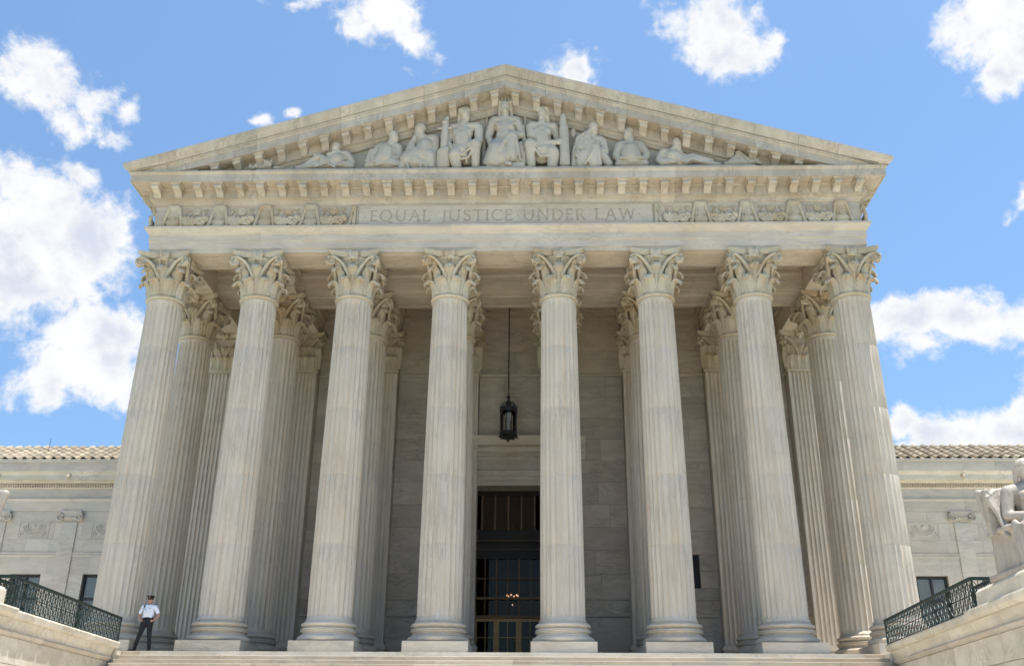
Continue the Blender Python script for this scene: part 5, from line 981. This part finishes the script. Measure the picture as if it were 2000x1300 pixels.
'offering_left': ('small carved heap of flowers and shells at the far left of the pediment figures', [('e', (-10.005, -1.1, 18.644), (0.166, 0.146, 0.101)), ('e', (-9.838, -1.1, 18.77), (0.104, 0.104, 0.101)), ('e', (-9.589, -1.1, 18.77), (0.166, 0.166, 0.151)), ('e', (-9.464, -1.1, 18.896), (0.104, 0.104, 0.101)), ('e', (-9.651, -1.1, 18.619), (0.25, 0.166, 0.101)), ('e', (-9.214, -1.1, 18.593), (0.166, 0.125, 0.076)), ('e', (-8.986, -1.1, 18.568), (0.125, 0.104, 0.05)), ('e', (-10.192, -1.1, 18.568), (0.125, 0.125, 0.076)), ('e', (-9.841, -1.262, 18.675), (0.042, 0.042, 0.04)), ('e', (-9.456, -1.223, 18.666), (0.042, 0.042, 0.04)), ('e', (-9.998, -1.212, 18.598), (0.042, 0.042, 0.04)), ('e', (-9.682, -1.251, 18.74), (0.042, 0.042, 0.04)), ('e', (-9.82, -1.216, 18.526), (0.042, 0.042, 0.04)), ('e', (-9.586, -1.286, 18.765), (0.042, 0.042, 0.04)), ('e', (-10.062, -1.232, 18.642), (0.042, 0.042, 0.04)), ('e', (-9.438, -1.234, 18.723), (0.042, 0.042, 0.04)), ('e', (-10.264, -1.256, 18.625), (0.042, 0.042, 0.04)), ('e', (-9.565, -1.223, 18.587), (0.042, 0.042, 0.04)), ('e', (-9.866, -1.197, 18.57), (0.042, 0.042, 0.04)), ('e', (-9.433, -1.211, 18.666), (0.042, 0.042, 0.04)), ('e', (-9.826, -1.254, 18.498), (0.042, 0.042, 0.04)), ('e', (-9.483, -1.244, 18.659), (0.042, 0.042, 0.04)), ('e', (-10.051, -1.22, 18.528), (0.042, 0.042, 0.04)), ('e', (-9.458, -1.202, 18.796), (0.042, 0.042, 0.04)), ('e', (-10.064, -1.178, 18.628), (0.042, 0.042, 0.04)), ('e', (-9.494, -1.268, 18.712), (0.042, 0.042, 0.04)), ('e', (-9.955, -1.179, 18.708), (0.042, 0.042, 0.04)), ('e', (-9.645, -1.259, 18.589), (0.042, 0.042, 0.04)), ('e', (-9.952, -1.218, 18.614), (0.042, 0.042, 0.04)), ('e', (-9.518, -1.259, 18.687), (0.042, 0.042, 0.04)), ('e', (-10.041, -1.208, 18.535), (0.042, 0.042, 0.04)), ('e', (-9.709, -1.217, 18.645), (0.042, 0.042, 0.04)), ('e', (-10.188, -1.264, 18.535), (0.042, 0.042, 0.04)), ('e', (-9.517, -1.267, 18.777), (0.042, 0.042, 0.04)), ('e', (-10.227, -1.185, 18.633), (0.042, 0.042, 0.04)), ('e', (-9.653, -1.202, 18.839), (0.042, 0.042, 0.04)), ('e', (-9.947, -1.234, 18.699), (0.042, 0.042, 0.04)), ('e', (-9.677, -1.282, 18.646), (0.042, 0.042, 0.04)), ('e', (-10.264, -1.268, 18.535), (0.042, 0.042, 0.04)), ('e', (-9.649, -1.274, 18.609), (0.042, 0.042, 0.04)), ('e', (-9.959, -1.266, 18.606), (0.042, 0.042, 0.04)), ('e', (-9.405, -1.286, 18.801), (0.042, 0.042, 0.04)), ('e', (-9.994, -1.259, 18.539), (0.042, 0.042, 0.04)), ('e', (-9.622, -1.245, 18.865), (0.042, 0.042, 0.04)), ('e', (-9.937, -1.194, 18.55), (0.042, 0.042, 0.04)), ('e', (-9.447, -1.243, 18.662), (0.042, 0.042, 0.04)), ('e', (-9.973, -1.26, 18.624), (0.042, 0.042, 0.04)), ('e', (-9.585, -1.277, 18.588), (0.042, 0.042, 0.04)), ('e', (-10.095, -1.256, 18.587), (0.042, 0.042, 0.04)), ('e', (-9.415, -1.229, 18.806), (0.042, 0.042, 0.04)), ('e', (-10.267, -1.256, 18.578), (0.042, 0.042, 0.04)), ('e', (-9.716, -1.274, 18.845), (0.042, 0.042, 0.04)), ('e', (-9.985, -1.172, 18.645), (0.042, 0.042, 0.04)), ('e', (-9.424, -1.267, 18.559), (0.042, 0.042, 0.04)), ('e', (-10.16, -1.208, 18.604), (0.042, 0.042, 0.04)), ('e', (-9.468, -1.264, 18.647), (0.042, 0.042, 0.04)), ('e', (-10.034, -1.266, 18.683), (0.042, 0.042, 0.04)), ('e', (-9.598, -1.218, 18.859), (0.042, 0.042, 0.04)), ('e', (-10.23, -1.247, 18.66), (0.042, 0.042, 0.04)), ('e', (-9.662, -1.244, 18.718), (0.042, 0.042, 0.04)), ('e', (-9.982, -1.179, 18.699), (0.042, 0.042, 0.04)), ('e', (-9.414, -1.247, 18.653), (0.042, 0.042, 0.04)), ('e', (-10.009, -1.228, 18.699), (0.042, 0.042, 0.04)), ('e', (-9.56, -1.281, 18.796), (0.042, 0.042, 0.04)), ('e', (-10.108, -1.178, 18.638), (0.042, 0.042, 0.04)), ('e', (-9.531, -1.192, 18.822), (0.042, 0.042, 0.04)), ('e', (-10.266, -1.26, 18.55), (0.042, 0.042, 0.04)), ('e', (-9.633, -1.223, 18.635), (0.042, 0.042, 0.04)), ('e', (-10.069, -1.221, 18.631), (0.042, 0.042, 0.04)), ('e', (-9.665, -1.283, 18.671), (0.042, 0.042, 0.04)), ('e', (-10.105, -1.262, 18.498), (0.042, 0.042, 0.04)), ('e', (-9.483, -1.233, 18.824), (0.042, 0.042, 0.04)), ('e', (-10.063, -1.23, 18.556), (0.042, 0.042, 0.04)), ('e', (-9.694, -1.282, 18.813), (0.042, 0.042, 0.04)), ('e', (-9.982, -1.201, 18.534), (0.042, 0.042, 0.04)), ('e', (-9.726, -1.212, 18.697), (0.042, 0.042, 0.04))], {}),
'offering_right': ('small carved pile of leaning books and cloth at the far right of the pediment figures', [('c', (9.069, -1.1, 18.644), (9.235, -1.1, 18.896), 0.163, 0.116), ('c', (8.986, -1.1, 18.619), (9.402, -1.1, 18.644), 0.14, 0.186), ('c', (9.277, -1.15, 19.089), (9.568, -1.2, 18.577), 0.062, 0.125), ('c', (9.36, -1.1, 19.173), (9.734, -1.1, 18.745), 0.062, 0.104), ('c', (9.651, -1.1, 18.619), (10.067, -1.1, 18.719), 0.116, 0.116), ('e', (10.026, -1.12, 18.706), (0.125, 0.104, 0.126)), ('c', (10.067, -1.1, 18.644), (10.234, -1.1, 18.593), 0.083, 0.062), ('c', (8.819, -1.1, 18.593), (8.986, -1.1, 18.644), 0.083, 0.104)], {}),

}
for nm, (label, items, extra) in FIG.items():
    xs = [p[1][0] for p in items if p[0] == 'c'] + [p[1][0] for p in items if p[0] == 'e']
    cx_ = sum(xs) / len(xs)
    root = thing('pediment_statue' if 'offering' not in nm else 'carved_still_life', label, 'statue' if 'offering' not in nm else 'carving', (cx_, -1.0, 18.29), group='carved figures in the pediment')
    def build(its):
        b = MB()
        for it in its:
            if it[0] == 'c':
                _, p, q, ra, rb = it; b.cap((p[0] - cx_, p[1] + 1.0, max(p[2] - 18.29, ra * .6)), (q[0] - cx_, q[1] + 1.0, max(q[2] - 18.29, rb * .6)), ra, rb)
            else:
                _, p, rr = it; b.ell((p[0] - cx_, p[1] + 1.0, p[2] - 18.29), rr)
        return b
    put('carved_body' if 'offering' not in nm else 'carved_heap', sculpt(build(items), 'fig', .022, 1), MB_S, root)
    for pn, its in extra.items(): put(pn, sculpt(build(its), pn, .022, 1), MB_S, root)
st_base = thing('statue_plinth', 'low stepped stone block under the crowned central figure', 'plinth', (.05, -1.2, 18.29))
put('lower_step', MB().box(-1.05, 1.05, -.14, .5, 0, .14), MB_S, st_base); put('upper_step', MB().box(-.75, .75, -.14, .5, .143, .30), MB_S, st_base)


# ------------------------------------------------------------------ big seated statues on the cheek walls
def seated(sg, label, full):
    x0 = 12.34 if sg > 0 else -12.38; y0 = -12.3
    bl = thing('statue_pedestal', ('right' if sg > 0 else 'left') + ' weathered stone pedestal block on the stair wall, under the seated figure', 'pedestal', (x0, -13, .26), group='pedestals of the big statues')
    f = lambda y: xi(y) - abs(x0) - .04
    rs = []
    for y in (-10.35, -16.6):
        rs.append([(sg * (f(y) + .03), y + 13, 0), (sg * (f(y) + .03), y + 13, .34), (sg * (f(y) + .10), y + 13, .42), (sg * (f(y) + 3.3), y + 13, .42), (sg * (f(y) + 3.3), y + 13, 0)])
    put('pedestal_block', MB().rings(rs), MB_P, bl)
    r = thing('seated_statue', label, 'statue', (x0, y0, .68), group='big seated statues beside the stairs')
    r.scale = (1.05, 1.05, 1.05)
    # throne
    t = MB()
    t.box(-.94, .94, -1.05, .85, 0, .12)
    th = []
    t.cap((-.62, .5, .2), (-.62, .5, 1.75), .26, .22); t.cap((.62, .5, .2), (.62, .5, 1.75), .26, .22)
    t.box(-.75, .75, -.7, .7, .1, .98)
    t.box(-.72, .72, .42, .72, .9, 1.85)
    for s in (-1, 1):
        t.cap((s * .78, .55, 1.2), (s * .95, .60, 1.88), .12, .10); t.cap((s * .72, -.55, .15), (s * .76, -.45, 1.0), .12, .09); t.cap((s * .74, -.5, .95), (s * .78, .5, 1.02), .08, .08)
    t.cap((-.92, .6, 1.88), (.92, .6, 1.88), .09, .09)
    put('throne', sculpt(t, 'throne', .03, 1), MB_Z, r).scale = ((.86 if sg > 0 else 1), 1, 1)
    b = MB()
    # torso, neck
    b.cap((0, .1, 1.0), (0, .12, 1.35), .33, .30); b.cap((0, .12, 1.35), (0, .1, 1.72), .30, .33); b.cap((-.30, .1, 1.80), (.30, .1, 1.80), .17, .17)
    b.cap((0, .08, 1.85), (0, .04, 2.1), .13, .12); b.ell((-.14, -.12, 1.66), (.17, .12, .14)); b.ell((.14, -.12, 1.66), (.17, .12, .14))
    # arms
    for s in (-1, 1):
        b.cap((s * .42, .08, 1.78), (s * .54, .02, 1.28), .155, .115); b.cap((s * .54, .02, 1.25), (s * .28, -.52, 1.17), .115, .08)
        b.cap((s * .28, -.52, 1.17), (s * .18, -.66, 1.14), .085, .06)
        for k in range(4): b.cap((s * (.16 + .035 * k), -.66, 1.13), (s * (.11 + .035 * k), -.78, 1.08), .028, .022)
    # legs
    for s in (-1, 1):
        b.cap((s * .20, 0, .98), (s * .34, -.85, 1.0), .25, .20); b.cap((s * .34, -.88, .98), (s * .30, -.80, .18), .18, .11); b.cap((s * .30, -.78, .12), (s * .32, -1.08, .10), .10, .08)
    body = put('carved_body', sculpt(b, 'body', .028, 1), MB_Z, r)
    h = MB(); h.ell((0, 0, 2.27), (.165, .20, .235)); h.cap((0, -.17, 2.27), (0, -.215, 2.20), .025, .035); h.ell((0, -.12, 2.09), (.06, .06, .05)); h.ell((0, -.185, 2.16), (.045, .02, .014))
    h.ell((0, .03, 2.33), (.20, .225, .20)); h.cap((-.17, .08, 2.3), (-.18, .12, 2.0), .06, .05); h.cap((.17, .08, 2.3), (.18, .12, 2.0), .06, .05)
    for s in (-1, 1): h.ell((s * .06, -.175, 2.29), (.03, .02, .015)); h.cap((s * .02, -.19, 2.335), (s * .1, -.165, 2.335), .018, .014)
    put('carved_head', sculpt(h, 'head', .016, 1), MB_Z, r)
    d = MB()
    d.box(-.95, -.50, .28, .42, .9, 1.9)
    for k in range(9):                        # folds over the chair back and hip
        xk = -.44 - .062 * k; d.tube([(xk, .34 - .02 * k, 1.94 - .004 * k * k), (xk - .03, .25, 1.75), (xk - .02 + .02 * k, .20 - .01 * k, 1.3), (xk + .05 + .015 * k, .05 - .03 * (k % 3), .95), (xk + .12, -.15, .78)], [.035, .045, .05, .045, .04], 7)
    for k in range(8):
        z = 1.20 - .05 * k; d.tube([(-.50, .05 + .02 * k, z - .12), (-.40, -.35, z - .05 + .02 * (k % 2)), (-.1, -.75, z - .02), (.3, -.9, z - .06), (.5, -.6, z - .1)], .055, 7)
    for k in range(9):
        x_ = -.5 + .125 * k; d.tube([(x_, -.80, 1.0 - .05 * (k % 2)), (x_ * .95, -.98, .7), (x_ * .9, -1.0, .35), (x_, -.98, .15)], [.05, .06, .05, .04], 7)
    d.box(-.5, .5, -1.0, -.3, .12, .98); d.cap((-.45, .2, .95), (-.50, -.6, .92), .17, .15); d.cap((-.75, .42, 1.0), (-.80, .45, 1.85), .09, .10)
    put('drapery', sculpt(d, 'drapery', .022, 0), MB_Z, r).scale = ((.88 if sg > 0 else 1), 1, 1)
seated(1, 'large seated stone figure on a draped throne, cut by the right edge of the picture', True)
seated(-1, 'large seated stone figure left of the stairs, only its throne edge showing', False)

# ------------------------------------------------------------------ hanging lantern
ln = thing('hanging_lantern', 'tall black iron lantern hanging on a long rod before the entrance', 'lantern', (0, 6.1, 9.45))
put('suspension_rod', MB().tube([(0, 0, 2.25), (0, 0, 6.6)], .028, 8), IRON, ln)
q = MB()
for k in range(5): 
    c = (0, 0, 2.06 + k * .05); 
    q.tube([(.03 * cos(a) if k % 2 else 0, 0 if k % 2 else .03 * cos(a), c[2] + .035 * sin(a)) for a in [j * pi / 4 for j in range(8)]], .010, 5, True)
put('chain', q, IRON, ln)
put('finial_cap', MB().lathe([(.02, 2.05), (.05, 2.0), (.03, 1.95), (.10, 1.88), (.05, 1.82), (.06, 1.70), (.12, 1.66), (.09, 1.60), (.10, 1.50), (.20, 1.42), (.28, 1.38), (.30, 1.32), (.02, 1.32)], 20), IRON, ln, smooth=40)
q = MB()
for k in range(8):
    a = k * pi / 4; q.tube([(.28 * cos(a), .28 * sin(a), 1.40), (.33 * cos(a), .33 * sin(a), 1.52), (.22 * cos(a), .22 * sin(a), 1.62), (.10 * cos(a), .10 * sin(a), 1.56)], .016, 5)
    q.cap((.36 * cos(a), .36 * sin(a), 1.36), (.37 * cos(a), .37 * sin(a), 1.50), .028, .012, 8, 3)
put('crown_scrolls', q, IRON, ln)
put('upper_ring', MB().lathe([(.30, 1.36), (.385, 1.36), (.40, 1.30), (.375, 1.25), (.385, 1.16), (.34, 1.14), (.32, 1.20), (.30, 1.36)], 32, caps=False), IRON, ln, smooth=40)
put('lower_ring', MB().lathe([(.26, .26), (.37, .26), (.39, .20), (.37, .14), (.40, .10), (.34, .04), (.26, .0), (.24, .08), (.26, .26)], 32, caps=False), IRON, ln, smooth=40)
q = MB()
for k in range(8):
    a = k * pi / 4 + .2; q.ell((.38 * cos(a), .38 * sin(a), .05), (.04, .04, .05), 8, 5)
q.lathe([(.25, .05), (.12, .0), (.06, -.05), (.04, -.12), (.05, -.15), (.01, -.19)], 16)
put('bottom_drops', q, IRON, ln)
for k in range(10):
    a = k * pi / 5 + .1; put('glazing_bar', MB().tube([(.355 * cos(a), .355 * sin(a), .24), (.355 * cos(a), .355 * sin(a), 1.17)], .014, 6), IRON, ln)
put('glass_cylinder', MB().lathe([(.335, .25), (.335, 1.16)], 32, caps=False), GLASS, ln)
put('lamp_holder', MB().lathe([(.12, 1.15), (.14, 1.0), (.12, .85), (.08, .78)], 12).lathe([(.05, .78), (.05, .3), (.12, .22)], 12), plain('frosted_lamp_glass', (.4, .4, .38), .5), ln, smooth=40)
# chandelier in the foyer
ch = thing('chandelier', 'small lit chandelier seen through the entrance glass', 'chandelier', (-.03, 15.5, 4.0))
put('chandelier_stem', MB().tube([(0, 0, -.05), (0, 0, 3.8)], .02, 6), BRONZE, ch)
for k in range(6):
    a = k * pi / 3 + .3; put('chandelier_arm', MB().tube([(0, 0, 0), (.15 * cos(a), .15 * sin(a), -.04), (.28 * cos(a), .28 * sin(a), .08)], .012, 5), BRONZE, ch)
    put('bulb', MB().ell((.28 * cos(a), .28 * sin(a), .15), (.034, .034, .05), 8, 6), BULB, ch)
put('bulb', MB().ell((.0, 0, -.30), (.035, .035, .035), 8, 6), BULB, ch)

# ------------------------------------------------------------------ the guard
PX, PY = -11.74, -1.0
pe = thing('person', 'person in white short-sleeved shirt, black trousers and peaked cap, hands on hips', 'person', (PX, PY, 0), rz=0.0)
hip = .98
bd = MB()    # skin: head, neck, arms and hands as one body (with a slim core hidden by the clothes)
bd.ell((0, 0, 1.655), (.076, .092, .108)); bd.cap((0, .01, 1.52), (0, 0, 1.58), .055, .055); bd.ell((0, -.03, 1.585), (.05, .055, .045))
bd.cap((0, -.085, 1.655), (0, -.102, 1.635), .010, .016, 8, 3)
for s in (-1, 1): bd.ell((s * .078, .01, 1.645), (.013, .022, .032))
bd.ell((0, -.085, 1.605), (.028, .012, .008))
bd.cap((0, .01, 1.05), (0, .01, 1.45), .10, .11)
for s, ex, hx in ((-1, -.335, -.205), (1, .345, .215)):
    bd.cap((s * .13, .01, 1.43), (s * .20, .01, 1.43), .05, .05)
    bd.cap((s * .20, .01, 1.43), (ex, .06, 1.16), .052, .042); bd.cap((ex, .06, 1.16), (hx, -.03, 1.0), .043, .028)
    hxx = hx
    bd.ell((hxx - s * .02, -.06, .985), (.038, .045, .030))
    for k in range(4): bd.cap((hxx - s * .03, -.085 + .006 * k, 1.005 - .017 * k), (hxx - s * (.085 - .008 * k), -.115 + .008 * k, .995 - .02 * k), .0105, .008, 8, 3)
    bd.cap((hxx - s * .005, -.03, .97), (hxx + s * .03, .03, .985), .013, .009, 8, 3)
put('body', sculpt(bd, 'body', .0085, 1), SKIN, pe)
sh = MB()
sh.box(-.150, .150, -.095, .115, 1.075, 1.2); sh.cap((0, .01, 1.20), (0, .01, 1.24), .150, .155); sh.cap((0, .01, 1.22), (0, .012, 1.38), .155, .15); sh.cap((-.13, .012, 1.43), (.13, .012, 1.43), .078, .078)
sh.ell((-.08, .012, 1.23), (.10, .12, .15)); sh.ell((.08, .012, 1.23), (.10, .12, .15)); sh.ell((0, -.04, 1.34), (.15, .09, .11))
for s, ex in ((-1, -.335), (1, .345)):
    sh.cap((s * .155, .01, 1.435), (s * .20, .01, 1.425), .072, .072); sh.cap((s * .20, .01, 1.425), (s * .20 + (ex - s * .2) * .62, .045, 1.425 - .27 * .62), .070, .066)
put('shirt', sculpt(sh, 'shirt', .012, 1), SHIRT, pe)
put('collar', MB().tube([(-.075, -.03, 1.50), (-.055, -.075, 1.485), (-.015, -.11, 1.44)], .016, 6).tube([(.075, -.03, 1.50), (.055, -.075, 1.485), (.015, -.11, 1.44)], .016, 6).tube([(.075, -.03, 1.50), (.06, .06, 1.51), (0, .085, 1.515), (-.06, .06, 1.51), (-.075, -.03, 1.50)], .016, 6), SHIRT, pe)
put('pocket_flap', MB().box(.035, .115, -.150, -.138, 1.285, 1.31).box(-.115, -.035, -.150, -.138, 1.285, 1.31), SHIRT, pe)
put('badge', MB().lathe([(.004, 0), (.022, 0), (.02, .01), (.004, .014)], 8).xf(Matrix.Translation((.075, -.140, 1.37)) @ Matrix.Rotation(pi / 2, 4, 'X')), GOLD, pe)
put('name_tag', MB().box(-.105, -.045, -.150, -.140, 1.325, 1.335), BLACKP, pe)
put('identity_card', MB().box(.03, .075, -.178, -.172, 1.16, 1.23), BLIND, pe)
put('shoulder_microphone', MB().box(-.165, -.125, -.075, -.04, 1.40, 1.475).tube([(-.145, -.08, 1.41), (-.16, -.14, 1.34), (-.175, -.13, 1.22), (-.18, -.09, 1.1)], .008, 5), BLACKP, pe)
put('epaulette', MB().box(-.20, -.12, -.03, .03, 1.502, 1.512).box(.12, .20, -.03, .03, 1.502, 1.512), TROUS, pe)
tr = MB()
tr.cap((-.06, .01, .98), (.06, .01, .98), .125, .125); tr.cap((-.06, .01, 1.06), (.06, .01, 1.06), .108, .108)
fx = {-1: -.31, 1: .17}
for s in (-1, 1):
    kx = (s * .085 + fx[s]) / 2 + s * .008; tr.cap((s * .082, .01, .92), (kx, -.015, .50), .105, .072); tr.cap((kx, -.015, .50), (fx[s], .02, .12), .072, .058); tr.cap((fx[s], .02, .12), (fx[s], .02, .07), .058, .060)
put('trousers', sculpt(tr, 'trousers', .013, 1), TROUS, pe)
for s in (-1, 1):
    q = MB(); dx = -.10 if s < 0 else .0
    q.cap((fx[s], .045, .045), (fx[s] + dx, -.14 + (.05 if s < 0 else 0), .035), .044, .036); q.box(fx[s] - .03, fx[s] + .03, .0, .08, .0, .03)
    m_ = sculpt(q, 'shoe', .010, 1); put('shoe', m_, BLACKP, pe)
put('belt', MB().lathe([(.178, 1.045), (.182, 1.05), (.182, 1.085), (.178, 1.09)], 28, caps=False).xf(Matrix.Diagonal((1, .62, 1, 1)) @ Matrix.Translation((0, .012, 0))), BLACKP, pe)
put('holster', MB().box(-.225, -.185, -.03, .06, .80, 1.04), BLACKP, pe)
put('radio_pouch', MB().box(.175, .205, -.02, .05, .93, 1.05), BLACKP, pe)
cp = MB(); cp.lathe([(.001, 1.80), (.10, 1.795), (.128, 1.775), (.125, 1.76), (.095, 1.735), (.094, 1.70), (.001, 1.70)], 28)
put('peaked_cap', cp.mesh('peaked_cap', 40), TROUS, pe)
vz = MB(); rs = []
for k in range(13):
    a = pi + pi * k / 12; rs.append([(.092 * cos(a), .092 * sin(a), 1.70), (.118 * cos(a), .150 * sin(a), 1.682), (.118 * cos(a), .150 * sin(a), 1.677), (.092 * cos(a), .092 * sin(a), 1.694)])
vz.rings(rs); put('cap_visor', vz.mesh('cap_visor', 60), BLACKP, pe)
put('cap_badge', MB().ell((0, -.108, 1.755), (.018, .01, .026), 8, 6), GOLD, pe)
put('sunglasses', MB().ell((-.032, -.088, 1.668), (.028, .012, .017), 10, 6).ell((.032, -.088, 1.668), (.028, .012, .017), 10, 6).bar((-.06, -.085, 1.675), (-.082, .01, 1.675), .006, .008).bar((.06, -.085, 1.675), (.082, .01, 1.675), .006, .008), BLACKP, pe)
hr = MB(); hr.ell((0, .015, 1.68), (.082, .09, .05)); put('hair', hr.mesh('hair', 60), plain('dark_hair', (.03, .02, .015), .8), pe)
